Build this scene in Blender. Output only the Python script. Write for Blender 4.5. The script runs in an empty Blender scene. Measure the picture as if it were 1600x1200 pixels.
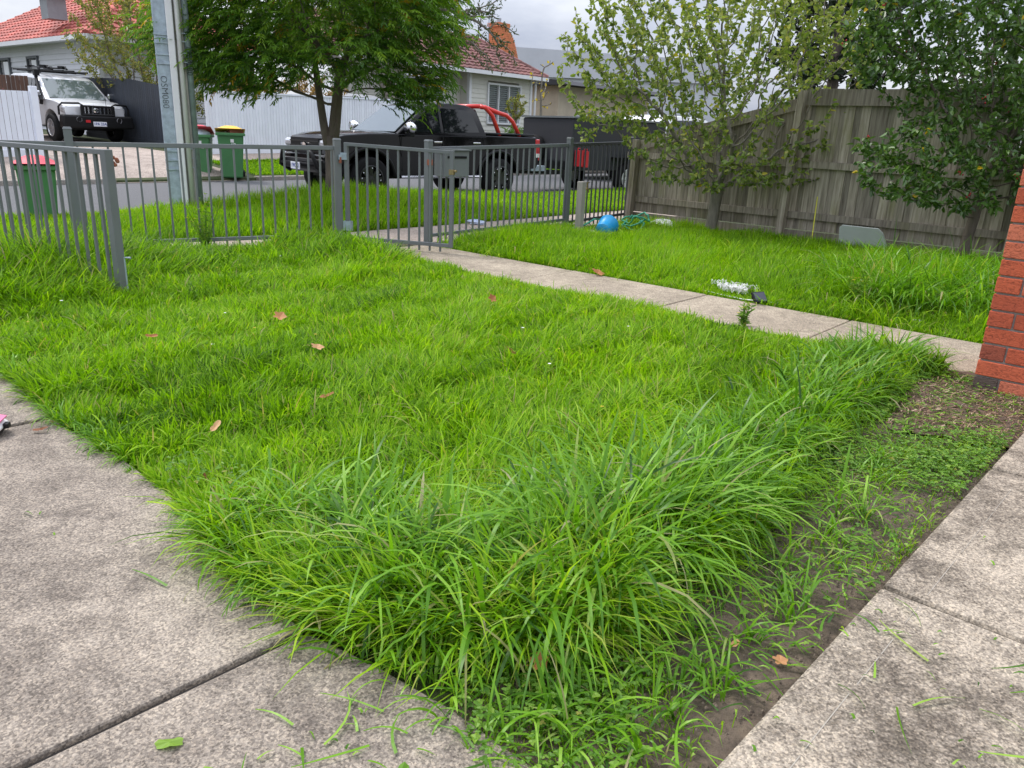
import bpy, bmesh, math, random
import numpy as np
from mathutils import Vector, Matrix
PI = math.pi; rad = math.radians
random.seed(7); rng = np.random.default_rng(11)
scn = bpy.context.scene
COL = scn.collection

# ------------------------------------------------------------------ camera
TH, RO, EYE = rad(18.0), rad(2.4), 1.25
_R = Vector((1, 0, 0)); _U = Vector((0, math.sin(TH), math.cos(TH))); _F = Vector((0, math.cos(TH), -math.sin(TH)))
_cr = math.cos(RO) * _R + math.sin(RO) * _U
_cu = math.cos(RO) * _U - math.sin(RO) * _R
cam_d = bpy.data.cameras.new('camera'); cam = bpy.data.objects.new('camera', cam_d); COL.objects.link(cam)
cam_d.sensor_width = 36; cam_d.lens = 36 * 1210 / 1600; cam_d.clip_start = .05; cam_d.clip_end = 2000
M4 = Matrix.Identity(4)
for i, v in enumerate((_cr, _cu, -_F)):
    for k in range(3): M4[k][i] = v[k]
M4[2][3] = EYE
cam.matrix_world = M4
scn.camera = cam

# ------------------------------------------------------------------ world: bright overcast sky
SUN_EL, SUN_AZ = rad(58), rad(-60)     # azimuth clockwise from +Y
w = bpy.data.worlds.new("World"); scn.world = w; w.use_nodes = True
nt = w.node_tree; N = nt.nodes; L = nt.links
bg = N['Background']
sky = N.new('ShaderNodeTexSky'); sky.sky_type = 'NISHITA'; sky.sun_disc = False
sky.sun_elevation = SUN_EL; sky.sun_rotation = SUN_AZ; sky.air_density = 1.2; sky.dust_density = 2.5
tc = N.new('ShaderNodeTexCoord')
mp = N.new('ShaderNodeMapping'); mp.inputs['Scale'].default_value = (1.2, 1.2, 3.2)
L.new(tc.outputs['Generated'], mp.inputs['Vector'])
nz = N.new('ShaderNodeTexNoise'); nz.inputs['Scale'].default_value = 2.3; nz.inputs['Detail'].default_value = 7; nz.inputs['Roughness'].default_value = .55
L.new(mp.outputs['Vector'], nz.inputs['Vector'])
cr = N.new('ShaderNodeValToRGB'); L.new(nz.outputs['Fac'], cr.inputs['Fac'])
e = cr.color_ramp.elements
e[0].position = .36; e[0].color = (3.9, 4.3, 5.5, 1); e[1].position = .72; e[1].color = (9.5, 9.7, 10.2, 1)
sp = N.new('ShaderNodeSeparateXYZ'); L.new(tc.outputs['Generated'], sp.inputs[0])
mr = N.new('ShaderNodeMapRange'); L.new(sp.outputs['Z'], mr.inputs['Value'])
mr.inputs['From Min'].default_value = 0.05; mr.inputs['From Max'].default_value = .8
mr.inputs['To Min'].default_value = .82; mr.inputs['To Max'].default_value = 2.0
mul = N.new('ShaderNodeVectorMath'); mul.operation = 'SCALE'
L.new(cr.outputs['Color'], mul.inputs[0]); L.new(mr.outputs['Result'], mul.inputs['Scale'])
mx = N.new('ShaderNodeMixRGB'); mx.inputs['Fac'].default_value = .88
L.new(sky.outputs['Color'], mx.inputs['Color1']); L.new(mul.outputs['Vector'], mx.inputs['Color2'])
L.new(mx.outputs['Color'], bg.inputs['Color']); bg.inputs['Strength'].default_value = .08

# ------------------------------------------------------------------ sun (veiled by cloud)
sd = bpy.data.lights.new('sun', 'SUN'); sd.energy = 1.5; sd.angle = rad(14); sd.color = (1, .96, .9)
so = bpy.data.objects.new('sun', sd); COL.objects.link(so)
sv = Vector((math.sin(SUN_AZ) * math.cos(SUN_EL), math.cos(SUN_AZ) * math.cos(SUN_EL), math.sin(SUN_EL)))
so.rotation_euler = sv.to_track_quat('Z', 'Y').to_euler()
vs = scn.view_settings
vs.view_transform = 'Standard'; vs.look = 'None'; vs.gamma = 1; vs.exposure = .84
scn.cycles.max_bounces = 8; scn.cycles.transparent_max_bounces = 8

# ------------------------------------------------------------------ helpers
def tag(o, label=None, cat=None, group=None, kind=None):
    if label: o['label'] = label
    if cat: o['category'] = cat
    if group: o['group'] = group
    if kind: o['kind'] = kind
    return o
def empty(name, loc=(0, 0, 0), rz=0, label=None, cat=None, group=None, rot=None):
    o = bpy.data.objects.new(name, None); COL.objects.link(o); o.location = loc
    o.rotation_euler = rot if rot else (0, 0, rz); o.empty_display_size = .1
    return tag(o, label, cat, group)
def link_mesh(name, me, mat, parent=None, smooth=False):
    o = bpy.data.objects.new(name, me); COL.objects.link(o)
    if mat:
        for m in (mat if isinstance(mat, (list, tuple)) else [mat]): me.materials.append(m)
    if parent: o.parent = parent
    if smooth: me.polygons.foreach_set('use_smooth', [True] * len(me.polygons))
    return o
def copy_tree(o, parent=None):
    c = o.copy(); COL.objects.link(c)
    if parent: c.parent = parent
    for ch in list(o.children): copy_tree(ch, c)
    return c
class MB:
    """collects shapes, builds one mesh object"""
    def __init__(s): s.v = []; s.f = []; s.mi = []; s.r = []
    def add(s, vs, fs, mi=0, rnd=None):
        b = len(s.v); s.v += [tuple(v) for v in vs]; r = random.random() if rnd is None else rnd
        s.r += [r] * len(vs)
        for f in fs: s.f.append([b + i for i in f]); s.mi.append(mi)
        return s
    def box(s, c, d, rz=0, mi=0, M=None, rnd=None):
        x, y, z = d[0] / 2, d[1] / 2, d[2] / 2
        m = Matrix.Translation(c) @ Matrix.Rotation(rz, 4, 'Z') if M is None else M @ Matrix.Translation(c)
        vs = [m @ Vector(p) for p in ((-x, -y, -z), (x, -y, -z), (x, y, -z), (-x, y, -z), (-x, -y, z), (x, -y, z), (x, y, z), (-x, y, z))]
        return s.add(vs, [(0, 3, 2, 1), (4, 5, 6, 7), (0, 1, 5, 4), (1, 2, 6, 5), (2, 3, 7, 6), (3, 0, 4, 7)], mi, rnd)
    def bar(s, a, b, wx, wy, up=(0, 0, 1), mi=0, rnd=None):
        a = Vector(a); b = Vector(b); d = (b - a); ln = d.length; d.normalize(); up = Vector(up)
        if abs(d.dot(up)) > .99: up = Vector((1, 0, 0)) if abs(d.x) < .9 else Vector((0, 1, 0))
        sx = d.cross(up).normalized() * wx / 2; sy = sx.cross(d).normalized() * wy / 2
        vs = [a - sx - sy, a + sx - sy, a + sx + sy, a - sx + sy, b - sx - sy, b + sx - sy, b + sx + sy, b - sx + sy]
        return s.add(vs, [(0, 1, 2, 3), (7, 6, 5, 4), (4, 5, 1, 0), (5, 6, 2, 1), (6, 7, 3, 2), (7, 4, 0, 3)], mi, rnd)
    def tube(s, pts, r, n=8, mi=0, cap=True, rnd=None):
        pts = [Vector(p) for p in pts]; k = len(pts); rs = r if isinstance(r, (list, tuple)) else [r] * k
        vs = []; fs = []; ref = None
        for i, p in enumerate(pts):
            d = (pts[min(i + 1, k - 1)] - pts[max(i - 1, 0)]).normalized()
            if ref is None:
                ref = d.cross(Vector((0, 0, 1)))
                if ref.length < .05: ref = d.cross(Vector((1, 0, 0)))
            ref = (ref - d * ref.dot(d)).normalized(); o = d.cross(ref)
            for j in range(n):
                a = 2 * PI * j / n; vs.append(p + (ref * math.cos(a) + o * math.sin(a)) * rs[i])
        for i in range(k - 1):
            for j in range(n):
                fs.append((i * n + j, i * n + (j + 1) % n, (i + 1) * n + (j + 1) % n, (i + 1) * n + j))
        if cap: fs += [tuple(range(n))[::-1], tuple((k - 1) * n + j for j in range(n))]
        return s.add(vs, fs, mi, rnd)
    def lathe(s, prof, n=24, M=Matrix.Identity(4), mi=0):
        """prof: (radius, axial) pairs turned round local Y"""
        vs = []; fs = []; k = len(prof)
        for j in range(n):
            a = 2 * PI * j / n
            for r, y in prof: vs.append(M @ Vector((r * math.cos(a), y, r * math.sin(a))))
        for j in range(n):
            for i in range(k - 1):
                a = j * k + i; b = ((j + 1) % n) * k + i
                fs.append((a, a + 1, b + 1, b))
        return s.add(vs, fs, mi)
    def poly(s, pts, mi=0, rnd=None): return s.add(pts, [tuple(range(len(pts)))], mi, rnd)
    def prism(s, pts2, z0, z1, M=Matrix.Identity(4), mi=0):
        n = len(pts2)
        vs = [M @ Vector((p[0], p[1], z0)) for p in pts2] + [M @ Vector((p[0], p[1], z1)) for p in pts2]
        return s.add(vs, [tuple(range(n))[::-1], tuple(range(n, 2 * n))] + [(i, (i + 1) % n, n + (i + 1) % n, n + i) for i in range(n)], mi)
    def build(s, name, mat, parent=None, smooth=False, bevel=0):
        me = bpy.data.meshes.new(name); me.from_pydata(s.v, [], s.f)
        a = me.attributes.new('rnd', 'FLOAT', 'POINT'); a.data.foreach_set('value', s.r)
        if any(s.mi): me.polygons.foreach_set('material_index', s.mi)
        if bevel:
            bm = bmesh.new(); bm.from_mesh(me)
            eds = [ed for ed in bm.edges if len(ed.link_faces) == 2 and ed.calc_face_angle(0) > .6]
            bmesh.ops.bevel(bm, geom=eds, offset=bevel, segments=2, affect='EDGES', profile=.5, clamp_overlap=True)
            bm.to_mesh(me); bm.free()
        me.update()
        return link_mesh(name, me, mat, parent, smooth)
def fix_normals(o):
    bm = bmesh.new(); bm.from_mesh(o.data); bmesh.ops.recalc_face_normals(bm, faces=bm.faces); bm.to_mesh(o.data); bm.free()
    return o
def autosmooth(o, ang=35):
    bm = bmesh.new(); bm.from_mesh(o.data)
    for f in bm.faces: f.smooth = True
    for ed in bm.edges: ed.smooth = not (len(ed.link_faces) == 2 and ed.calc_face_angle(0) > rad(ang))
    bm.to_mesh(o.data); bm.free(); return o
def text_mesh(name, body, size, mat, parent, M, extrude=.001, bold=0):
    cu = bpy.data.curves.new(name, 'FONT'); cu.body = body; cu.size = size; cu.align_x = 'CENTER'; cu.align_y = 'CENTER'
    cu.extrude = extrude; cu.offset = bold; cu.resolution_u = 3
    t = bpy.data.objects.new('tmp_text', cu); COL.objects.link(t)
    dg = bpy.context.evaluated_depsgraph_get(); dg.update()
    me = bpy.data.meshes.new_from_object(t.evaluated_get(dg)); bpy.data.objects.remove(t)
    me.name = name; me.materials.clear(); me.transform(M)
    return link_mesh(name, me, mat, parent)

# ------------------------------------------------------------------ materials
def base_mat(name):
    m = bpy.data.materials.new(name); m.use_nodes = True
    return m, m.node_tree.nodes, m.node_tree.links, m.node_tree.nodes['Principled BSDF']
def tex(N, L, kind, scale, co=None, **kw):
    t = N.new('ShaderNodeTex' + kind); t.inputs['Scale'].default_value = scale
    for k, v in kw.items(): t.inputs[k].default_value = v
    if co: L.new(co, t.inputs['Vector'])
    return t
def ramp(N, L, src, stops):
    r = N.new('ShaderNodeValToRGB'); L.new(src, r.inputs['Fac']); el = r.color_ramp.elements
    while len(el) < len(stops): el.new(.5)
    for x, (p, c) in zip(el, stops): x.position = p; x.color = (*c, 1) if len(c) == 3 else c
    return r
def mixc(N, L, fac, a, b, mode='MIX'):
    m = N.new('ShaderNodeMixRGB'); m.blend_type = mode
    for s, v in ((m.inputs[0], fac), (m.inputs[1], a), (m.inputs[2], b)):
        if hasattr(v, 'is_linked') or hasattr(v, 'links'): L.new(v, s)
        elif isinstance(v, (int, float)): s.default_value = v
        else: s.default_value = (*v, 1)
    return m.outputs[0]
def bump(N, L, b, src, strength, dist=.01):
    n = N.new('ShaderNodeBump'); n.inputs['Strength'].default_value = strength; n.inputs['Distance'].default_value = dist
    L.new(src, n.inputs['Height']); L.new(n.outputs[0], b.inputs['Normal'])
def mat(name, col, rough=.6, var=.12, scale=6., bmp=0, metal=0, coat=0, stretch=None, rndvar=0, spec=None):
    m, N, L, b = base_mat(name)
    tc = N.new('ShaderNodeTexCoord'); co = tc.outputs['Object']
    if stretch:
        mp = N.new('ShaderNodeMapping'); mp.inputs['Scale'].default_value = stretch; L.new(co, mp.inputs['Vector']); co = mp.outputs[0]
    n = tex(N, L, 'Noise', scale, co, Detail=6., Roughness=.62)
    r = ramp(N, L, n.outputs['Fac'], [(.3, tuple(c * (1 - var) for c in col)), (.7, tuple(min(1, c * (1 + var)) for c in col))])
    out = r.outputs[0]
    if rndvar:
        at = N.new('ShaderNodeAttribute'); at.attribute_name = 'rnd'
        mr = N.new('ShaderNodeMapRange'); L.new(at.outputs['Fac'], mr.inputs['Value'])
        mr.inputs['To Min'].default_value = 1 - rndvar; mr.inputs['To Max'].default_value = 1 + rndvar
        out = mixc(N, L, 1., out, mr.outputs[0], 'MULTIPLY')
    L.new(out, b.inputs['Base Color'])
    rr = N.new('ShaderNodeMapRange'); L.new(n.outputs['Fac'], rr.inputs['Value'])
    rr.inputs['To Min'].default_value = max(.02, rough - .08); rr.inputs['To Max'].default_value = min(1, rough + .08)
    L.new(rr.outputs[0], b.inputs['Roughness'])
    b.inputs['Metallic'].default_value = metal
    if coat: b.inputs['Coat Weight'].default_value = coat; b.inputs['Coat Roughness'].default_value = .04
    if spec is not None: b.inputs['Specular IOR Level'].default_value = spec
    if bmp:
        n2 = tex(N, L, 'Noise', scale * 6, co, Detail=4.); bump(N, L, b, n2.outputs['Fac'], bmp)
    return m
def leaf_mat(name, stops, rough=.45, trans=.35, tcol=(1.3, 1.35, .5), spec=.4):
    m, N, L, b = base_mat(name)
    at = N.new('ShaderNodeAttribute'); at.attribute_name = 'rnd'
    r = ramp(N, L, at.outputs['Fac'], stops)
    L.new(r.outputs[0], b.inputs['Base Color']); b.inputs['Roughness'].default_value = rough; b.inputs['Specular IOR Level'].default_value = spec
    tr = N.new('ShaderNodeBsdfTranslucent')
    L.new(mixc(N, L, 1., r.outputs[0], tcol, 'MULTIPLY'), tr.inputs['Color'])
    mxs = N.new('ShaderNodeMixShader'); mxs.inputs[0].default_value = trans
    L.new(b.outputs[0], mxs.inputs[1]); L.new(tr.outputs[0], mxs.inputs[2])
    L.new(mxs.outputs[0], N['Material Output'].inputs['Surface'])
    return m
def concrete_mat(name, light, dark, stain=(.1, .085, .075), s=1.0, fleck=85., contrast=1., cover=.5, soft=.16):
    """weathered concrete: pale sandy flecks showing through a dark film that comes and goes in patches"""
    m, N, L, b = base_mat(name)
    tc = N.new('ShaderNodeTexCoord'); co = tc.outputs['Object']
    big = tex(N, L, 'Noise', 1.5 * s, co, Detail=9., Roughness=.7)
    mid = tex(N, L, 'Noise', 9. * s, co, Detail=7., Roughness=.72)
    fine = tex(N, L, 'Noise', fleck, co, Detail=5., Roughness=.7)
    def madd(a, k, c):
        f = N.new('ShaderNodeMath'); f.operation = 'MULTIPLY_ADD'; L.new(a, f.inputs[0]); f.inputs[1].default_value = k
        if isinstance(c, (int, float)): f.inputs[2].default_value = c
        else: L.new(c, f.inputs[2])
        return f.outputs[0]
    f = madd(big.outputs['Fac'], 1.15 * contrast, -.575 * contrast + (.5 - cover)); f = madd(mid.outputs['Fac'], .75 * contrast, f); f = madd(fine.outputs['Fac'], 1.0, f)
    c = .5 + .375 * contrast
    mr = N.new('ShaderNodeMapRange'); mr.interpolation_type = 'SMOOTHSTEP'; L.new(f, mr.inputs['Value']); mr.inputs['From Min'].default_value = c - soft; mr.inputs['From Max'].default_value = c + soft
    r = ramp(N, L, mr.outputs[0], [(0, dark), (.55, tuple((x + y) / 2 for x, y in zip(dark, light))), (1, light)])
    grit = tex(N, L, 'Voronoi', 200, co)
    pebble = ramp(N, L, grit.outputs['Color'], [(.15, (.42, .41, .4)), (.5, (1, 1, 1)), (.85, (1.55, 1.5, 1.4))])
    out = mixc(N, L, .7, r.outputs[0], pebble.outputs[0], 'MULTIPLY')
    st = tex(N, L, 'Noise', 4.3 * s, co, Detail=10., Roughness=.78, Distortion=.4)
    sm = ramp(N, L, st.outputs['Fac'], [(.53, (0, 0, 0)), (.64, (.7, .7, .7))])
    out = mixc(N, L, sm.outputs[0], out, mixc(N, L, .7, stain, pebble.outputs[0], 'MULTIPLY'))
    L.new(out, b.inputs['Base Color']); b.inputs['Roughness'].default_value = .9; b.inputs['Specular IOR Level'].default_value = .2
    bump(N, L, b, fine.outputs['Fac'], .6, .004)
    return m

M_drive = concrete_mat('driveway_concrete', (.4, .345, .287), (.125, .105, .09), (.14, .118, .101), contrast=.85, cover=.5, fleck=140, soft=.3)
M_path = concrete_mat('path_concrete', (.45, .385, .3), (.22, .185, .145), (.2, .168, .13), s=1.4, fleck=80, contrast=.6, soft=.24)
M_slab = concrete_mat('slab_concrete', (.43, .37, .298), (.112, .093, .075), (.115, .098, .077), s=1.7, fleck=110, contrast=.95, cover=.48, soft=.25)
M_foot = concrete_mat('footpath_concrete', (.47, .39, .335), (.3, .25, .215), (.28, .23, .2), contrast=.4)
M_kerb = concrete_mat('kerb_concrete', (.42, .39, .35), (.22, .2, .18), contrast=.4)
M_crossover = concrete_mat('crossover_concrete', (.46, .39, .345), (.27, .225, .2), (.24, .2, .18), s=.5, fleck=40, contrast=.6)
M_trowel = mat('pale_concrete', (.36, .325, .275), .9, .2, 40)
M_joint = mat('joint_filler', (.05, .042, .036), .9)
M_asphalt = mat('asphalt', (.125, .125, .13), .85, .22, 60, .5)
M_soil = mat('soil', (.115, .086, .062), .95, .5, 18, 1.)
M_turf = mat('turf_soil', (.045, .06, .018), .95, .4, 14, .8)
M_mulch = mat('mulch_soil', (.15, .1, .07), .95, .45, 60, 1.)
M_steel = mat('painted_fence_steel', (.145, .158, .163), .42, .08, 4)
M_steel2 = mat('dark_fence_steel', (.065, .068, .075), .45, .08, 4)
M_galv = mat('galvanised_steel', (.36, .43, .49), .5, .22, 14, .1, metal=.35)
M_pvc = mat('white_conduit', (.72, .72, .74), .45, .06, 5)
M_polec = mat('pole_concrete', (.33, .32, .29), .9, .25, 12, .5, stretch=(1, 1, .3))
M_ink = mat('black_marker', (.012, .012, .014), .6)
M_rust = mat('rusty_iron', (.26, .09, .05), .85, .4, 60)
M_brass = mat('worn_brass', (.35, .27, .14), .4, .2, 30, metal=.8)
M_whitefence = mat('white_fence_paint', (.78, .81, .88), .55, .04, 3, rndvar=.05)
M_darkfence = mat('charcoal_fence_paint', (.02, .026, .038), .6, .15, 3, rndvar=.2)
M_brownwood = mat('brown_fence_wood', (.11, .06, .042), .8, .25, 5, stretch=(1, 1, .1), rndvar=.2)
M_binbody = mat('green_bin_plastic', (.06, .2, .07), .5, .1, 3)
M_binred = mat('red_lid_plastic', (.72, .045, .075), .4, .06, 3)
M_binyel = mat('yellow_lid_plastic', (.85, .5, .015), .4, .06, 3)
M_rubber = mat('tyre_rubber', (.011, .011, .012), .8, .2, 30, spec=.2)
M_blackpl = mat('black_plastic', (.009, .009, .01), .45, .1, 10, spec=.25)
M_black = mat('black_car_paint', (.004, .004, .0045), .12, .1, 2, coat=.22, spec=.16)
M_silver = mat('silver_white_car_paint', (.7, .71, .73), .3, .03, 2, metal=.25, coat=.8)
M_whitecar = mat('white_car_paint', (.78, .78, .78), .3, .03, 2, coat=.8)
M_chrome = mat('chrome', (.8, .8, .82), .12, .03, 5, metal=1)
M_alloy = mat('alloy_wheel', (.6, .6, .62), .3, .05, 5, metal=.8)
M_darkalloy = mat('black_wheel', (.015, .015, .016), .3, .1, 5)
M_redbar = mat('red_powder_coat', (.72, .035, .03), .35, .05, 4, coat=.4)
M_redpl = mat('red_plastic', (.5, .015, .022), .35, .06, 4)
M_lamp = mat('lamp_lens', (.75, .76, .8), .12, .1, 18, metal=.5, coat=.8)
M_taillamp = mat('red_tail_lens', (.55, .02, .03), .15, .1, 10, coat=.8)
M_plate = mat('number_plate_white', (.72, .74, .8), .5, .04, 5)
M_blueink = mat('blue_lettering', (.02, .05, .25), .5)
M_white = mat('white_plastic', (.75, .75, .74), .5, .05, 5)
M_canvas = mat('black_canvas', (.028, .029, .034), .75, .15, 3, .1)
M_blue = mat('blue_bucket_plastic', (.012, .32, .68), .4, .1, 4)
M_hose = mat('green_hose', (.03, .3, .19), .45, .1, 10)
M_bag = mat('white_bag', (.68, .7, .75), .5, .08, 8)
M_greyboard = mat('grey_board', (.46, .49, .48), .7, .06, 5)
M_stake = mat('yellow_strap', (.62, .6, .04), .6)
M_timber = mat('weathered_timber', (.31, .29, .26), .85, .2, 7, .3, stretch=(1, 1, .12))
M_pink = mat('pink_plastic', (.75, .18, .32), .4)
M_orangebrick = mat('orange_chimney_brick', (.6, .2, .085), .85, .25, 9)

def glass_mat(name, col=(.008, .01, .011), rough=.04, cw=.25):
    m, N, L, b = base_mat(name); b.inputs['Base Color'].default_value = (*col, 1); b.inputs['Roughness'].default_value = rough
    b.inputs['Specular IOR Level'].default_value = .4; b.inputs['Coat Weight'].default_value = cw; b.inputs['Coat Roughness'].default_value = .02
    return m
M_glass = glass_mat('dark_window_glass')
M_screen = glass_mat('windscreen_glass', (.09, .12, .12), .04, 1.)
def paling_mat():
    m, N, L, b = base_mat('grey_paling_wood')
    tc = N.new('ShaderNodeTexCoord'); at = N.new('ShaderNodeAttribute'); at.attribute_name = 'rnd'
    ad = N.new('ShaderNodeVectorMath'); ad.operation = 'ADD'; L.new(tc.outputs['Object'], ad.inputs[0])
    sc = N.new('ShaderNodeVectorMath'); sc.operation = 'SCALE'; sc.inputs[0].default_value = (17, 5, 31); L.new(at.outputs['Fac'], sc.inputs['Scale'])
    L.new(sc.outputs[0], ad.inputs[1])
    mp = N.new('ShaderNodeMapping'); mp.inputs['Scale'].default_value = (1, 1, .06); L.new(ad.outputs[0], mp.inputs['Vector'])
    gr = tex(N, L, 'Noise', 40, mp.outputs[0], Detail=6., Roughness=.6)
    c1 = ramp(N, L, gr.outputs['Fac'], [(.28, (.16, .135, .103)), (.5, (.34, .3, .24)), (.72, (.5, .45, .37))])
    mp2 = N.new('ShaderNodeMapping'); mp2.inputs['Scale'].default_value = (1, 1, .4); L.new(ad.outputs[0], mp2.inputs['Vector'])
    bl = tex(N, L, 'Noise', 3.2, mp2.outputs[0], Detail=5., Roughness=.6)
    algae = ramp(N, L, bl.outputs['Fac'], [(.52, (0, 0, 0)), (.72, (.6, .6, .6))])
    c2 = mixc(N, L, algae.outputs[0], c1.outputs[0], (.2, .2, .075))
    mr = N.new('ShaderNodeMapRange'); L.new(at.outputs['Fac'], mr.inputs['Value']); mr.inputs['To Min'].default_value = .65; mr.inputs['To Max'].default_value = 1.25
    L.new(mixc(N, L, 1., c2, mr.outputs[0], 'MULTIPLY'), b.inputs['Base Color']); b.inputs['Roughness'].default_value = .88
    bump(N, L, b, gr.outputs['Fac'], .4, .006)
    return m
M_paling = paling_mat()
def brick_mat():
    m, N, L, b = base_mat('red_pier_brick')
    at = N.new('ShaderNodeAttribute'); at.attribute_name = 'rnd'; tc = N.new('ShaderNodeTexCoord')
    r = ramp(N, L, at.outputs['Fac'], [(0, (.105, .075, .062)), (.12, (.105, .075, .062)), (.13, (.28, .075, .045)), (.3, (.42, .085, .04)), (.55, (.55, .115, .05)), (.8, (.6, .19, .11)), (1, (.5, .1, .045))])
    r.color_ramp.interpolation = 'LINEAR'
    mp = N.new('ShaderNodeMapping'); mp.inputs['Rotation'].default_value = (0, .25, rad(41)); mp.inputs['Scale'].default_value = (.35, 1, 1); L.new(tc.outputs['Object'], mp.inputs['Vector'])
    n = tex(N, L, 'Noise', 60, mp.outputs[0], Detail=5., Roughness=.6, Distortion=1.5)
    dk = ramp(N, L, n.outputs['Fac'], [(.33, (.55, .5, .5)), (.5, (1, 1, 1)), (.7, (1.15, 1.15, 1.15))])
    L.new(mixc(N, L, 1., r.outputs[0], dk.outputs[0], 'MULTIPLY'), b.inputs['Base Color']); b.inputs['Roughness'].default_value = .85
    bump(N, L, b, n.outputs['Fac'], .9, .006)
    return m
M_brick = brick_mat()
M_mortar = mat('pier_mortar', (.33, .31, .29), .95, .15, 60, .6)
M_board_cool = mat('pale_grey_weatherboard', (.62, .63, .67), .6, .05, 4)
M_board_cream = mat('cream_weatherboard', (.64, .63, .57), .6, .05, 4)
M_trim = mat('white_trim', (.72, .73, .75), .5, .04, 4)
M_tile_red = mat('red_roof_tile', (.4, .1, .078), .75, .35, 2.2, .3, rndvar=.28)
M_tile_brown = mat('brown_roof_tile', (.2, .085, .075), .7, .35, 2.5, .3, rndvar=.2)
M_metalroof = mat('grey_metal_roof', (.52, .54, .58), .5, .06, 1)
M_shutter = mat('grey_shutter', (.3, .33, .34), .5, .1, 4)

GRASS = [(0, (.045, .12, .006)), (.3, (.14, .3, .008)), (.65, (.27, .49, .012)), (.93, (.42, .6, .04)), (.965, (.36, .34, .12)), (1, (.42, .36, .2))]
M_grass = leaf_mat('lawn_grass_blades', GRASS, rough=.5, trans=.48, tcol=(1.2, 1.25, .4), spec=.2)
M_tall = leaf_mat('tall_grass_blades', [(0, (.03, .095, .01)), (.3, (.095, .24, .012)), (.65, (.19, .405, .02)), (.93, (.34, .55, .08)), (.965, (.34, .34, .13)), (1, (.42, .38, .22))], rough=.38, trans=.42, tcol=(1.2, 1.25, .4), spec=.38)
M_clover = leaf_mat('weed_leaves', [(0, (.06, .15, .02)), (.5, (.14, .29, .03)), (.9, (.25, .4, .05)), (1, (.3, .3, .06))], rough=.5)
M_olive = leaf_mat('olive_shrub_leaves', [(0, (.1, .14, .04)), (.5, (.24, .27, .07)), (.8, (.4, .36, .1)), (1, (.42, .26, .08))])
M_street = leaf_mat('street_tree_leaves', [(0, (.045, .115, .022)), (.35, (.13, .26, .03)), (.75, (.25, .39, .035)), (.93, (.36, .47, .045)), (.96, (.4, .28, .02)), (1, (.45, .26, .02))], rough=.4, trans=.45)
M_fruit = leaf_mat('fruit_tree_leaves', [(0, (.08, .145, .035)), (.4, (.19, .27, .06)), (.75, (.33, .39, .11)), (.93, (.46, .49, .2)), (1, (.5, .42, .03))], rough=.4, trans=.4)
M_shrub = leaf_mat('dark_shrub_leaves', [(0, (.035, .085, .018)), (.5, (.095, .19, .036)), (.9, (.18, .29, .065)), (.975, (.11, .2, .06)), (.985, (.6, .42, .02)), (1, (.6, .42, .02))], rough=.3, trans=.2, spec=.6)
M_conifer = leaf_mat('conifer_sprays', [(0, (.008, .018, .008)), (1, (.03, .05, .02))], trans=.1)
M_bgtree = leaf_mat('background_tree_leaves', [(0, (.03, .055, .02)), (.6, (.07, .11, .035)), (1, (.15, .15, .05))])
M_orangelf = leaf_mat('bronze_hedge_leaves', [(0, (.15, .1, .03)), (.6, (.32, .19, .06)), (1, (.42, .28, .08))])
M_yellowlf = leaf_mat('yellow_leaves', [(0, (.5, .36, .03)), (1, (.7, .55, .04))])
M_bark = mat('grey_brown_bark', (.15, .12, .1), .9, .3, 14, .8, stretch=(1, 1, .25))
M_bark2 = mat('pale_grey_bark', (.2, .18, .15), .9, .3, 20, .6, stretch=(1, 1, .3))
M_berry = mat('red_berries', (.4, .012, .02), .3)
M_deadleaf = leaf_mat('fallen_leaf_brown', [(0, (.2, .075, .03)), (.5, (.4, .16, .055)), (1, (.55, .33, .16))], rough=.6, trans=.15, tcol=(1, 1, 1))

# ------------------------------------------------------------------ layout frame: u runs along the street, n away from the camera across it
O = (-1.02, 8.84); UD = (.64, .768); ND = (-.768, .64); STREET = math.atan2(.768, .64)
def S(u, n, z=0.): return Vector((O[0] + UD[0] * u + ND[0] * n, O[1] + UD[1] * u + ND[1] * n, z))
def un(x, y):
    dx = x - O[0]; dy = y - O[1]; return dx * UD[0] + dy * UD[1], dx * ND[0] + dy * ND[1]
NK = [-400, 1.4, 4.15, 4.3, 4.34, 9.7, 9.74, 12, 15, 25, 400]
ZK = [0, 0, .02, .02, -.14, -.03, .08, .36, .42, .65, 1.2]
def gz(x, y):
    u, n = un(np.asarray(x, float), np.asarray(y, float))
    return np.interp(n, NK, ZK) + np.clip((n - 9.7) / 3, 0, 1) * .025 * np.clip(u, -12, 24)
def gzf(u, n):
    p = S(u, n); return float(gz(p.x, p.y))
AX = (.755, -.656); BX = (.656, .755)       # house grid: along the path / across it
HOUSE = math.atan2(-.656, .755)

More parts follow.
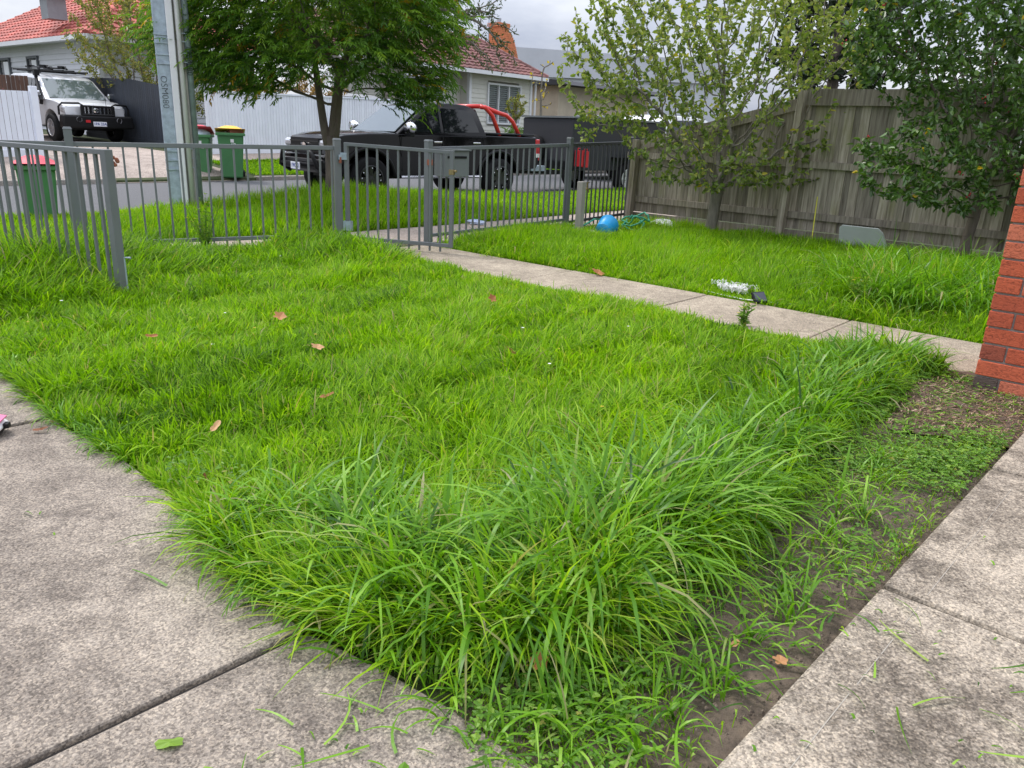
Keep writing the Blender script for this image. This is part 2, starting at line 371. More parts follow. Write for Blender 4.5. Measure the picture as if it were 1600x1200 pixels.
# ------------------------------------------------------------------ ground sheet
def ground_sheet():
    us = np.concatenate([[-400, -120, -60], np.arange(-30, 60, 1.5), [80, 140, 400]])
    ns = np.concatenate([[-400, -60, -20], np.arange(-12, 1.3, 1.), [1.4, 2.5, 4.15, 4.3, 4.34, 6, 8, 9.7, 9.74, 10.5, 12, 13.5, 15, 18, 25, 35, 60, 120, 400]])
    vs = []; fs = []
    for n in ns:
        for u in us:
            p = S(u, n); vs.append((p.x, p.y, gzf(u, n) - .03))
    k = len(us)
    for i in range(len(ns) - 1):
        for j in range(k - 1): fs.append((i * k + j, i * k + j + 1, (i + 1) * k + j + 1, (i + 1) * k + j))
    me = bpy.data.meshes.new('ground'); me.from_pydata(vs, [], fs)
    return tag(link_mesh('ground', me, M_turf), kind='structure')
ground_sheet()
def strip(name, u0, u1, n0, n1, z0, z1, m, du=2., lift=0):
    b = MB(); us = list(np.arange(u0, u1, du)) + [u1]
    for a, c in zip(us[:-1], us[1:]):
        z = (lambda u, n: gzf(u, n) + lift)
        b.poly([S(a, n0, z0 if z0 is not None else z(a, n0)), S(c, n0, z0 if z0 is not None else z(c, n0)), S(c, n1, z1 if z1 is not None else z(c, n1)), S(a, n1, z1 if z1 is not None else z(a, n1))])
    return tag(b.build(name, m), kind='structure')
strip('road', -60, 90, 4.34, 9.7, -.134, -.024, M_asphalt, 5)
def kerb(name, n0, n1, u0, u1, zt, zb):
    b = MB(); us = np.arange(u0, u1, 2.4)
    for u in us:
        a = S(u + .006, (n0 + n1) / 2, (zt + zb) / 2); c = S(u + 2.394, (n0 + n1) / 2, (zt + zb) / 2)
        b.bar(a, c, n1 - n0, zt - zb)
    return tag(b.build(name, M_kerb, bevel=.02), kind='structure')
kerb('kerb', 4.16, 4.34, -40, 60, .015, -.3)
kerb('kerb', 9.68, 9.84, -40, -1.5, .07, -.3)
kerb('kerb', 9.68, 9.84, 3.9, 60, .07, -.3)
# gently sloping concrete crossover up to the neighbour's yard
b = MB()
for a, c in zip(np.arange(9.7, 20, .5), np.arange(10.2, 20.5, .5)):
    fl = lambda n: max(0, (10.6 - n)) * .7
    b.poly([S(-.9 - fl(a), a, gzf(0, a) + .015), S(3.4 + fl(a) * .4, a, gzf(3, a) + .015), S(3.4 + fl(c) * .4, c, gzf(3, c) + .015), S(-.9 - fl(c), c, gzf(0, c) + .015)])
tag(b.build('driveway', M_crossover), kind='structure')
strip('path', -30, -1.4, 11.3, 11.97, None, None, M_foot, 2, .012)
strip('path', 3.6, 40, 11.3, 11.97, None, None, M_foot, 2, .012)

# ------------------------------------------------------------------ concrete slabs around the lawn (thick, with open joints)
def slab(name, pts, z, m, th=.12, bevel=.008, kind='structure'):
    b = MB(); b.prism(pts, z - th, z); o = fix_normals(b.build(name, m, bevel=bevel)); return tag(o, kind=kind)
def mixp(p, q, t): return (p[0] + (q[0] - p[0]) * t, p[1] + (q[1] - p[1]) * t)
dA = Vector((-.952, 1.222)); J = Vector((.43, .46)).normalized(); E1 = Vector((-.74, .67)).normalized()
# driveway: edge follows the lawn; a joint crosses it; slabs run off to the left
edge_far = [(-6.5, 7.3), (-4.6, 5.55), (-2.55, 3.68), (-1.98, 3.12)]
edge_near = [(-1.96, 3.08), (-1.47, 2.7), (-1.12, 2.38), (-.92, 2.12), (-.66, 1.84), (-.515, 1.705)]
edge_next = [(-.497, 1.687), (-.3, 1.57), (-.1, 1.43), (.08, 1.27), (.35, .95), (.75, .45)]
q = lambda p, d: (p[0] + J[0] * d, p[1] + J[1] * d)
slab('driveway', edge_near + [q((-.515, 1.705), -4), q((-1.96, 3.08), -4)], .008, M_drive)
slab('driveway', edge_next + [q((.75, .45), -3), q((-.497, 1.687), -4)], .010, M_drive)
slab('driveway', edge_far + [q((-1.98, 3.12), -4), (-9, 4.2)], .006, M_drive)
# path to the side gate
def along(p, a, bb=0): return (p[0] + AX[0] * a + BX[0] * bb, p[1] + AX[1] * a + BX[1] * bb)
P0 = (1.67, 5.235)
for k, (a0, a1) in enumerate([(-4.35, -2.28), (-2.27, -.86), (-.85, .33), (.34, 1.75), (1.76, 3.2), (3.21, 5.)]):
    slab('path', [along(P0, a0), along(P0, a1), along(P0, a1, .9), along(P0, a0, .9)], .012 + .002 * (k % 2), M_path)
jb = MB(); a_ = Vector((-.507, 1.697, -.018)); jb.bar(a_, a_ - Vector((J[0], J[1], 0)) * 3.6, .05, .016); a_ = Vector((-1.97, 3.1, -.018)); jb.bar(a_, a_ - Vector((J[0], J[1], 0)) * 3.6, .06, .016)
tag(jb.build('joint', M_joint), kind='structure')
# public footpath outside the fence
far = [(5.2, 18.1), (1.67, 13.9), (-.97, 10.78), (-1.95, 9.72), (-3.2, 8.5), (-5.6, 6.95), (-9, 5.2)]
near = [(6.1, 17.6), (2.55, 13.3), (-.2, 10.0), (-1.0, 9.0), (-2.0, 8.62), (-4.1, 7.35), (-5.8, 6.25), (-8.6, 4.4)]
slab('path', near[:4] + far[:4][::-1] , .006, M_foot)
slab('path', [near[3], near[4], near[5], near[6], near[7]] + [far[6], far[5], far[4], far[3]], .004, M_foot)
# entry slabs at the right
R0 = (.48, 1.31)
def rp(a, c): return (R0[0] + .677 * a + .736 * c, R0[1] + .736 * a - .677 * c)   # a along the edge, c into the slab
SLZ = .03
for k, (a0, a1) in enumerate([(-1.2, .923), (.939, 2.184), (2.199, 3.6)]):
    sl = slab('path', [rp(a0, 0), rp(a1, 0), rp(a1, 2.5), rp(a0, 2.5)], SLZ + .001 * k, M_slab, bevel=.014)
    # trowelled border line near the edge
    bb = MB(); zt = SLZ + .001 * k + .0012
    a = a0 + .03
    while a < a1 - .05:
        st = min(a1 - .03, a + random.uniform(.05, .3)); c0 = .112 + random.uniform(-.001, .001); wd = random.uniform(.001, .0028)
        bb.poly([(*rp(a, c0), zt), (*rp(st, c0), zt), (*rp(st, c0 + wd), zt), (*rp(a, c0 + wd), zt)]); a = st + random.uniform(.0, .12)
    ln = bb.build('trowel_line', M_trowel, sl)
jb = MB()
for a_ in (.931, 2.1915): jb.bar((*rp(a_, .02), .004), (*rp(a_, 2.4), .004), .03, .016)
tag(jb.build('joint', M_joint), kind='structure')
# bare soil strip and mulch by the pier
def sheet(name, pts, z, m, amp=.012, step=.06):
    xs = [p[0] for p in pts]; ys = [p[1] for p in pts]
    def inside(x, y):
        c = False; n = len(pts)
        for i in range(n):
            x1, y1 = pts[i]; x2, y2 = pts[(i + 1) % n]
            if (y1 > y) != (y2 > y) and x < (x2 - x1) * (y - y1) / (y2 - y1) + x1: c = not c
        return c
    vs = []; fs = []; idx = {}
    nx = int((max(xs) - min(xs)) / step) + 1; ny = int((max(ys) - min(ys)) / step) + 1
    def vid(i, j):
        if (i, j) not in idx:
            x = min(xs) + i * step; y = min(ys) + j * step
            idx[(i, j)] = len(vs); vs.append((x, y, z + amp * (math.sin(x * 9 + y * 5) * .5 + math.sin(x * 23 - y * 17) * .35 + random.uniform(-.4, .4))))
        return idx[(i, j)]
    for i in range(nx):
        for j in range(ny):
            if inside(min(xs) + (i + .5) * step, min(ys) + (j + .5) * step): fs.append((vid(i, j), vid(i + 1, j), vid(i + 1, j + 1), vid(i, j + 1)))
    me = bpy.data.meshes.new(name); me.from_pydata(vs, [], fs)
    return tag(link_mesh(name, me, m, smooth=True), kind='structure')
soil_poly = [(-.1, 1.5), (.3, 1.75), (.75, 2.2), (1.1, 2.9), (1.7, 3.5), (2.25, 4.3), (2.75, 4.3), (2.95, 4.0), (2.6, 3.4), (.62, 1.2), (.1, .6)]
sheet('soil', soil_poly, -.008, M_soil)
sheet('mulch', [(1.75, 3.35), (2.3, 4.2), (2.62, 4.42), (3.3, 3.9), (2.6, 3.4), (2.3, 3.2)], .012, M_mulch, .012, .05)
sheet('soil', [(1.3, 12.6), (3.4, 10.9), (5.2, 9.3), (7.5, 7.2), (7.1, 6.8), (4.8, 8.6), (3.2, 10.1), (1.0, 11.6)], -.012, M_soil, .012, .12)
sheet('soil', [(2.9, 5.85), (3.6, 6.1), (5.5, 4.8), (4.9, 4.0), (3.4, 5.15)], -.004, M_soil, .01, .08)

# ------------------------------------------------------------------ grass
def blades(name, P, Ln, W, az, t0, bend, m, S_=4, rnd=None, z=None, twist=None, blunt=False):
    n = len(P); P = np.asarray(P, float)
    z = gz(P[:, 0], P[:, 1]) - .02 if z is None else z
    rnd = rng.random(n) if rnd is None else rnd
    tw = rng.normal(0, .55, n) if twist is None else twist
    sx, sy = -np.sin(az + tw), np.cos(az + tw)
    prof = np.interp(np.linspace(0, 1, S_ + 1), [0, .3, .6, .85, 1], [.75, 1, 1, .72, 0] if blunt else [.7, 1, .9, .5, 0])
    vn = 2 * S_ + 1
    V = np.zeros((n, vn, 3)); cx = P[:, 0].copy(); cy = P[:, 1].copy(); cz = np.array(z, float).copy()
    seg = Ln / S_
    for s in range(S_ + 1):
        hw = W * prof[s] / 2
        if s < S_:
            V[:, 2 * s, 0] = cx - sx * hw; V[:, 2 * s, 1] = cy - sy * hw; V[:, 2 * s, 2] = cz
            V[:, 2 * s + 1, 0] = cx + sx * hw; V[:, 2 * s + 1, 1] = cy + sy * hw; V[:, 2 * s + 1, 2] = cz
            a = t0 + bend * ((s + .5) / S_) ** 1.25
            cx += seg * np.sin(a) * np.cos(az); cy += seg * np.sin(a) * np.sin(az); cz += seg * np.cos(a)
            cz = np.maximum(cz, z + .022)
        else:
            V[:, 2 * s, 0] = cx; V[:, 2 * s, 1] = cy; V[:, 2 * s, 2] = cz
    tmpl = []
    for s in range(S_ - 1): tmpl += [2 * s, 2 * s + 1, 2 * s + 3, 2 * s + 2]
    tmpl += [2 * (S_ - 1), 2 * (S_ - 1) + 1, 2 * S_]
    tmpl = np.array(tmpl); nl = len(tmpl); nf = S_
    loops = (tmpl[None, :] + (np.arange(n) * vn)[:, None]).ravel()
    tot = np.array([4] * (S_ - 1) + [3]); st0 = np.concatenate([[0], np.cumsum(tot)[:-1]])
    starts = (st0[None, :] + (np.arange(n) * nl)[:, None]).ravel()
    return np_mesh(name, V.reshape(-1, 3), loops, starts, np.repeat(rnd, vn), m)
def np_mesh(name, V, loops, starts, rnd, m, parent=None, smooth=True):
    me = bpy.data.meshes.new(name)
    me.vertices.add(len(V)); me.vertices.foreach_set('co', V.astype(np.float32).ravel())
    me.loops.add(len(loops)); me.loops.foreach_set('vertex_index', loops.astype(np.int32))
    me.polygons.add(len(starts)); me.polygons.foreach_set('loop_start', starts.astype(np.int32))
    me.polygons.foreach_set('use_smooth', np.full(len(starts), smooth))
    a = me.attributes.new('rnd', 'FLOAT', 'POINT'); a.data.foreach_set('value', rnd.astype(np.float32))
    me.update(calc_edges=True)
    return link_mesh(name, me, m, parent)
def inpoly(P, poly):
    x, y = P[:, 0], P[:, 1]; c = np.zeros(len(P), bool); n = len(poly)
    for i in range(n):
        x1, y1 = poly[i]; x2, y2 = poly[(i + 1) % n]
        k = ((y1 > y) != (y2 > y)) & (x < (x2 - x1) * (y - y1) / (y2 - y1 + 1e-12) + x1); c ^= k
    return c
def in_view(P, m=1.1):
    return (np.abs(P[:, 0]) < .72 * P[:, 1] + m) & (P[:, 1] > .7)
_ph = rng.random((6, 2)) * 20; _fr = rng.normal(0, 1, (6, 2))
def lump(P, f=1.):
    """smooth pseudo noise about 0"""
    s = np.zeros(len(P))
    for k in range(6):
        d = _fr[k] / np.linalg.norm(_fr[k]) * f * (1 + .5 * k)
        s += np.sin(P @ d + _ph[k, 0]) / (1 + .35 * k)
    return s / 2.4
def scatter(poly, dens):
    xs = [p[0] for p in poly]; ys = [p[1] for p in poly]
    n = int((max(xs) - min(xs)) * (max(ys) - min(ys)) * dens)
    P = np.stack([rng.uniform(min(xs), max(xs), n), rng.uniform(min(ys), max(ys), n)], 1)
    P = P[inpoly(P, poly)]; return P[in_view(P)]
def dseg(P, pts):
    """distance to a polyline"""
    d = np.full(len(P), 1e9)
    for (x1, y1), (x2, y2) in zip(pts[:-1], pts[1:]):
        vx, vy = x2 - x1, y2 - y1; t = np.clip(((P[:, 0] - x1) * vx + (P[:, 1] - y1) * vy) / (vx * vx + vy * vy), 0, 1)
        d = np.minimum(d, np.hypot(P[:, 0] - x1 - t * vx, P[:, 1] - y1 - t * vy))
    return d
fence_line = [(-8, 5.0), (-4.06, 7.22), (-1.94, 8.47)]
soil_edge = [(-.45, 1.70), (.0, 1.6), (.27, 1.72), (.5, 1.98), (.88, 2.32), (1.12, 2.78), (1.6, 3.4), (2.2, 4.16), (2.6, 4.45)]
path_near = [(2.66, 4.4), (1.67, 5.235), (-1.1, 7.64), (-1.75, 8.2)]
drive_edge = [(-6.5, 7.3), (-4.6, 5.55)] + [(-2.55, 3.68), (-1.96, 3.08), (-1.47, 2.7), (-1.12, 2.38), (-.92, 2.12), (-.66, 1.84), (-.45, 1.70)]
lawn_poly = drive_edge + soil_edge[1:] + path_near + [(-1.94, 8.5), (-4.06, 7.3), (-6.8, 5.75)]

def lawn():
    # short mown centre and the rest of the sward
    P = scatter(lawn_poly, 13000)
    d = np.hypot(P[:, 0], P[:, 1])
    keep = rng.random(len(P)) < np.clip(1.15 - .075 * d, .5, 1.)
    P = P[keep]; d = d[keep]; n = len(P)
    dp, dr, df, ds = dseg(P, path_near), dseg(P, drive_edge), dseg(P, fence_line), dseg(P, soil_edge)
    h = .1 + .04 * lump(P, 1.4) + .035 * lump(P, 4.5) + .025 * lump(P, 10.)
    h += .1 * np.exp(-(df / .55) ** 2) * np.where((P[:, 0] > -3.7) & (P[:, 0] < -2.5), .35, 1.) + .05 * np.exp(-(df / 1.9) ** 2)
    h *= 1 - .45 * np.exp(-(dp / .25) ** 2) * np.clip((1.9 - P[:, 0]) / .3, 0, 1); h += 0 + .08 * np.exp(-(ds / .75) ** 2)
    g = np.exp(-((P[:, 0] + 1.55) ** 2 + (P[:, 1] - 7.8) ** 2) / .5); h += .13 * g
    g2 = np.exp(-((P[:, 0] + 3.6) ** 2 + (P[:, 1] - 5.9) ** 2) / .9); h += .24 * g2
    low = np.exp(-(df / .42) ** 2) * np.clip((P[:, 0] + 3.75) / .3, 0, 1) * np.clip((-2.35 - P[:, 0]) / .3, 0, 1); h *= 1 - .72 * low
    h = np.clip(h, .035, .4)
    Ln = h * rng.uniform(.7, 1.5, n) * (1 + .25 * (rng.random(n) < .06))
    clump = lump(P, 5.) * 2.2 + lump(P, 2.) * 1.5
    az = clump * 2.2 + rng.normal(0, .95, n)
    t0 = np.abs(rng.normal(.42, .36, n)); bend = np.abs(rng.normal(.85, .5, n)) + .5 * (Ln > .17)
    W = rng.uniform(.0036, .0066, n) * (1 + .07 * d) * (1 + 1.2 * np.clip(Ln - .1, 0, .2))
    rnd = np.clip(rng.normal(.48, .24, n) + .2 * lump(P, 1.1) + .16 * lump(P, 5.), 0, .95)
    dry = rng.random(n) < .03; rnd[dry] = rng.uniform(.955, 1, dry.sum())
    return tag(blades('lawn_grass', P, Ln, W, az, t0, bend, M_grass, 4, rnd), 'bright green lawn grass, mown short in the middle and shaggy at its edges', 'grass', kind='stuff')
def lawn_clumps(): pass
lawn()
def tufts(name, centres, hts, nb, lean, m, label, spread=.05, wmul=1., leanamt=.25):
    """arching tufts of long grass; lean = preferred flop direction (angle) per tuft"""
    Ps = []; Ls = []; As = []; Ts = []; Bs = []; Ws = []; Rs = []
    for (x, y), h, ln in zip(centres, hts, lean):
        k = int(nb * random.uniform(.6, 1.4)); a = rng.uniform(0, 2 * PI, k); r = spread * np.sqrt(rng.random(k)) * (h / .3)
        Ps.append(np.stack([x + r * np.cos(a), y + r * np.sin(a)], 1))
        # mix outward and preferred direction
        vx = np.cos(a) * .8 + math.cos(ln) * leanamt * 3 + rng.normal(0, .6, k); vy = np.sin(a) * .8 + math.sin(ln) * leanamt * 3 + rng.normal(0, .6, k)
        As.append(np.arctan2(vy, vx)); L_ = h * rng.uniform(.45, 1.5, k); Ls.append(L_)
        Ts.append(np.abs(rng.normal(.18, .2, k))); Bs.append(np.abs(rng.normal(1.95, .65, k)))
        Ws.append(rng.uniform(.004, .0098, k) * wmul * np.clip(.7 + L_ / .5, .75, 1.35))
        q_ = np.clip(rng.normal(.5, .2, k) + random.uniform(-.18, .18), 0, .95); dd = rng.random(k) < .04; q_[dd] = rng.uniform(.955, 1, dd.sum()); Rs.append(q_)
    P = np.concatenate(Ps); c = np.concatenate
    return tag(blades(name, P, c(Ls), c(Ws), c(As), c(Ts), c(Bs), m, 7, c(Rs), twist=rng.normal(0, .4, len(P)), blunt=True), label, 'grass', kind='stuff')
def tall_grass():
    # unmown band along the soil strip, deepest at the near corner
    band = [(-.98, 2.28), (-.62, 1.86), (-.42, 1.72), (.0, 1.62), (.26, 1.75), (.48, 2.01), (.84, 2.36), (1.07, 2.82), (1.55, 3.44), (2.15, 4.18), (2.4, 4.42), (2.1, 4.75), (1.55, 4.2), (1.0, 3.5), (.55, 3.0), (.1, 2.65), (-.45, 2.42)]
    C = scatter(band, 250)
    dd = dseg(C, [(-.98, 2.2)] + soil_edge)
    hh = .1 + .19 * np.exp(-(dd / .5) ** 2) + .06 * lump(C, 4.); thin = rng.random(len(C)) < np.clip(1.5 - dd / .6, .22, 1)
    hh *= np.where(dd < .1, .6, np.where(dd < .2, .85, 1.))
    corner = np.exp(-((C[:, 0] - .5) ** 2 + (C[:, 1] - 2.15) ** 2) / .5); hh += .05 * corner
    C = C[thin]; dd = dd[thin]; hh = hh[thin]; ln = []
    for (x, y), d_ in zip(C, dd):
        base = -PI / 2 - .35 if x < .15 else (-PI / 2 + .1 if x < .7 else -.75)
        ln.append(base + random.uniform(-.8, .8) + 1.2 * math.sin(x * 3.1 + y * 2.3))
    tufts('tall_grass', C, np.clip(hh, .1, .46) * rng.uniform(.7, 1.3, len(C)), 24, ln, M_tall, 'long arching unmown grass along the bare soil strip', .06, 1., .09)
    # sparse short straggle on the soil and spilling over the concrete
    C2 = scatter([(-.5, 1.72), (.0, 1.6), (.35, 1.72), (.62, 1.98), (1.02, 2.3), (1.3, 2.75), (1.6, 3.1), (1.45, 2.7), (1.02, 2.1), (.62, 1.6), (.3, 1.3), (-.05, 1.3)], 230)
    tufts('straggling_grass', C2, rng.uniform(.07, .19, len(C2)), 7, rng.uniform(-PI, PI, len(C2)), M_tall, 'flattened straggling grass trailing over soil and concrete', .05, .85, .3)
tall_grass()
def shaggy():
    C = scatter(lawn_poly, 48); d = np.hypot(C[:, 0], C[:, 1]); ds = dseg(C, soil_edge)
    C = C[(dseg(C, path_near) > .22)]; C = C[(lump(C, 2.2) + .4 * lump(C, 6.) > rng.normal(-.1, .5, len(C)))]; n = len(C)
    tufts('shaggy_grass', C, rng.uniform(.1, .19, n), 22, rng.uniform(-PI, PI, n), M_grass, 'loose shaggy tufts standing above the mown lawn', .13, .68, .12)
shaggy()
# shaggy strip overhanging the driveway edge
def edge_fringe():
    pts = drive_edge; C = []
    for (x1, y1), (x2, y2) in zip(pts[:-1], pts[1:]):
        k = max(1, int(math.hypot(x2 - x1, y2 - y1) / .03))
        for i in range(k):
            t = (i + random.random()) / k; C.append((x1 + (x2 - x1) * t + random.gauss(.015, .02), y1 + (y2 - y1) * t + random.gauss(.015, .02)))
    C = np.array(C); C = C[in_view(C)]
    h = np.clip(.09 + .05 * lump(C, 6.) + .1 * np.exp(-((C[:, 0] + .75) ** 2 + (C[:, 1] - 2.05) ** 2) / .06), .05, .26)
    h *= np.where((C[:, 1] > 2.2) & (C[:, 1] < 2.7), .55, 1)
    tufts('fringe_grass', C, h, 15, np.full(len(C), -2.35) + rng.normal(0, .5, len(C)), M_tall, 'ragged grass fringe spilling over the driveway edge', .05, .7, .22)
edge_fringe()
# right-hand garden lawn
right_poly = [along(P0, -4.2, .92), along(P0, -2, .92), along(P0, 0, .92), along(P0, 1.6, .92), (3.4, 5.75), (4.6, 5.9), (6.6, 6.9), (5.3, 8.5), (4.6, 9.2), (3.3, 10.3), (2.2, 11.2), (1.5, 11.4), (.55, 10.45), (-.85, 8.75)]
def right_lawn():
    P = scatter(right_poly, 7500); n = len(P); d = np.hypot(P[:, 0], P[:, 1])
    pf = [along(P0, -4.2, .92), along(P0, 1.9, .92)]; dp = dseg(P, pf)
    h = .17 + .04 * lump(P, 1.7) + .03 * lump(P, 4.5) - .1 * np.exp(-(dp / .3) ** 2)
    h += .05 * np.exp(-((P[:, 0] + .2) ** 2 + (P[:, 1] - 8.9) ** 2) / .5)
    h += .12 * np.exp(-((P[:, 0] - 3.6) ** 2 + (P[:, 1] - 6.9) ** 2) / .5)
    flat = np.exp(-((P[:, 0] - 1.3) ** 2 + (P[:, 1] - 10.5) ** 2) / .35); h *= 1 - .75 * flat
    keep = rng.random(n) > .8 * flat; P = P[keep]; h = h[keep]; d = d[keep]; n = len(P)
    Ln = np.clip(h, .05, .4) * rng.uniform(.7, 1.45, n)
    az = lump(P, 6.) * 3 + rng.normal(0, 1.2, n)
    rnd = np.clip(rng.normal(.5, .2, n) + .14 * lump(P, 1.3), 0, .95); dry = rng.random(n) < .03; rnd[dry] = rng.uniform(.955, 1, dry.sum())
    tag(blades('garden_grass', P, Ln, rng.uniform(.004, .007, n) * (1 + .06 * d), az, np.abs(rng.normal(.2, .2, n)), np.abs(rng.normal(.85, .5, n)), M_grass, 4, rnd), 'knee-high green grass between path and timber fence', 'grass', kind='stuff')
    C = scatter([(2.7, 6.1), (3.3, 5.85), (4.2, 6.0), (5.0, 6.6), (4.6, 7.8), (3.6, 7.8), (2.8, 7.0)], 110)
    tufts('rank_grass', C, rng.uniform(.28, .46, len(C)), 30, rng.normal(-2.0, 1.0, len(C)), M_tall, 'rank pale-green tussock grass beside the path near the brick pier', .09, 1.1, .2)
right_lawn()
C_ = scatter(right_poly, 22); tufts('shaggy_grass', C_, rng.uniform(.14, .27, len(C_)), 24, rng.uniform(-PI, PI, len(C_)), M_grass, 'loose shaggy tufts in the garden beyond the path', .16, .8, .12)
def verge():
    poly = [(-9, 5.2), (-5.6, 6.95), (-3.2, 8.5), (-1.95, 9.72), (-.97, 10.78), (1.67, 13.9), (5.2, 18.1), (9.2, 22.6)] + [tuple(S(u, 4.12)[:2]) for u in (19, 12, 6, 2, -2, -5, -9)]
    P = scatter(poly, 2900); n = len(P); u, nn = un(P[:, 0], P[:, 1]); d = np.hypot(P[:, 0], P[:, 1])
    h = .13 + .035 * lump(P, 1.5) + .02 * lump(P, 4)
    h += .16 * np.exp(-((u - 1.4) / 2.2) ** 2) * np.clip((nn - 1.2) / 1.2, 0, 1)
    h += .09 * np.exp(-((P[:, 0] + 2.9) ** 2 + (P[:, 1] - 12.2) ** 2) / .5)
    h *= np.where(u > 6, .62, 1); Ln = np.clip(h, .05, .4) * rng.uniform(.65, 1.4, n)
    rnd = np.clip(rng.normal(.52, .2, n) + .13 * lump(P, .9), 0, .95); dry = rng.random(n) < .03; rnd[dry] = rng.uniform(.955, 1, dry.sum())
    tag(blades('verge_grass', P, Ln, rng.uniform(.006, .011, n) * (1 + .03 * d), lump(P, 5.) * 3 + rng.normal(0, 1.2, n), np.abs(rng.normal(.15, .18, n)), np.abs(rng.normal(.7, .4, n)), M_grass, 3, rnd), 'overgrown verge grass between footpath and road', 'grass', kind='stuff')
    polys = [[tuple(S(a, b_)[:2]) for a, b_ in ((-9, 9.85), (-1.5, 9.85), (-1.0, 11.3), (-9, 11.3))], [tuple(S(a, b_)[:2]) for a, b_ in ((4.0, 9.85), (30, 9.85), (30, 11.3), (3.6, 11.3))]]
    P = np.concatenate([scatter(p, 1700) for p in polys]); n = len(P)
    rnd = np.clip(rng.normal(.5, .2, n), 0, .95)
    tag(blades('far_verge_grass', P, rng.uniform(.05, .11, n), rng.uniform(.014, .024, n), rng.uniform(0, 2 * PI, n), np.abs(rng.normal(.2, .2, n)), np.abs(rng.normal(.8, .4, n)), M_grass, 2, rnd), 'short nature strip grass across the road', 'grass', kind='stuff')
verge()

# ------------------------------------------------------------------ steel picket fences and gates
def fence_post(b, x, y, z0, z1, s=.065, rz=0., mi=0):
    b.box((x, y, (z0 + z1) / 2), (s, s, z1 - z0), rz, mi)
    M = Matrix.Translation((x, y, z1)) @ Matrix.Rotation(rz, 4, 'Z')
    k = s / 2 + .004
    b.add([M @ Vector(p) for p in ((-k, -k, 0), (k, -k, 0), (k, k, 0), (-k, k, 0), (-k * .75, -k * .75, .018), (k * .75, -k * .75, .018), (k * .75, k * .75, .018), (-k * .75, k * .75, .018))],
          [(0, 3, 2, 1), (4, 5, 6, 7), (0, 1, 5, 4), (1, 2, 6, 5), (2, 3, 7, 6), (3, 0, 4, 7)])
def picket_run(root, segs, zt, posts, m, pitch=.118, zb=.1, drop=.03):
    """segs: list of ((x,y),(x,y)); zt: function of distance along -> rail height"""
    pk = MB(); D = 0
    for (a, c) in segs:
        a = Vector(a); c = Vector(c); ln = (c - a).length; d = (c - a) / ln; rz = math.atan2(d.y, d.x)
        t = MB(); t.bar((a.x, a.y, zt(D) - .02), (c.x, c.y, zt(D + ln) - .02), .028, .042); t.build('top_rail', m, root, bevel=.004)
        t = MB(); t.bar((a.x, a.y, zb), (c.x, c.y, zb + (zt(D + ln) - zt(D)) * .5), .026, .038); t.build('bottom_rail', m, root, bevel=.004)
        k = int(ln / pitch)
        for i in range(k):
            p = a + d * ((i + .5) * ln / k); zz = zt(D + (i + .5) * ln / k) - .03
            pk.box((p.x, p.y, (zz + drop) / 2), (.017, .017, zz - drop), rz)
        D += ln
    pk.build('picket_panel', m, root)
    for (x, y, z) in posts:
        b = MB(); fence_post(b, x, y, -.1, z, .068, STREET if x > -1.2 else rad(30)); b.build('post', m, root)
PL, PG1, PG2, PR1, PR2 = (-4.06, 7.22), (-1.94, 8.47), (-1.02, 8.84), (.64, 10.82), (1.66, 12.22)
f = empty('steel_fence', (0, 0, 0), label='grey steel picket fence left of the pedestrian gate, in front of the power pole', cat='fence')
picket_run(f, [((-8.2, 4.85), PL), (PL, PG1)], lambda D: 1.01 + .012 * max(0, D - 4.8), [(*PL, 1.12), (*PG1, 1.1), (-6.4, 5.9, 1.1)], M_steel)
b = MB(); b.box((-1.905, 8.44, .93), (.03, .05, .05), rad(30)); b.box((-1.9, 8.43, .9), (.02, .03, .06), rad(30), 1); b.build('hinge_bracket', [M_galv, M_rust], f)
f = empty('steel_fence', (0, 0, 0), label='dark grey steel picket fence right of the gate, carrying the letterbox', cat='fence')
picket_run(f, [(PG2, PR1)], lambda D: 1.06 + .03 * D, [(*PG2, 1.12), (*PR1, 1.2)], M_steel, .112)
picket_run(f, [(PR1, PR2)], lambda D: 1.14 + .03 * D, [(*PR2, 1.24)], M_steel2, .112)
b = MB(); b.box((-1.0, 8.8, .9), (.05, .04, .06), STREET, 0); b.build('latch_striker', M_rust, f)
# pedestrian gate standing ajar
def gate(name, a, c, zt, label, ext, w_=.04, pitch=.115, zb=.12):
    g = empty(name, (a[0], a[1], 0), label=label, cat='gate')
    a = Vector((0, 0)); c = Vector(c) - Vector((g.location.x, g.location.y)); d = c.normalized(); rz = math.atan2(d.y, d.x); ln = c.length
    fr = MB(); fr.box((0, 0, (zt[0] + zb) / 2), (w_, w_, zt[0] - zb), rz); fr.box((c.x, c.y, (zt[1] + zb) / 2), (w_, w_, zt[1] - zb), rz)
    e_ = d * w_ / 2
    fr.bar((e_.x, e_.y, zt[0] - .018), (c.x - e_.x, c.y - e_.y, zt[1] - .018), w_ * .95, .034); fr.bar((e_.x, e_.y, zb + .02), (c.x - e_.x, c.y - e_.y, zb + .02), w_ * .95, .036)
    fr.build('gate_frame', M_steel, g, bevel=.003)
    pk = MB(); k = int(round(ln / pitch))
    for i in range(1, k):
        p = d * (ln * i / k); z1 = zt[0] + (zt[1] - zt[0]) * i / k - .03
        pk.box((p.x, p.y, (z1 + zb - ext) / 2), (.018, .018, z1 - zb + ext), rz)
    pk.build('picket_panel', M_steel, g)
    return g, d, c, rz
g, d, c, rz = gate('pedestrian_gate', (-1.84, 8.46), (-.70, 8.14), (1.08, 1.05), 'narrow steel pedestrian gate standing ajar over the concrete path', .05, zb=.075)
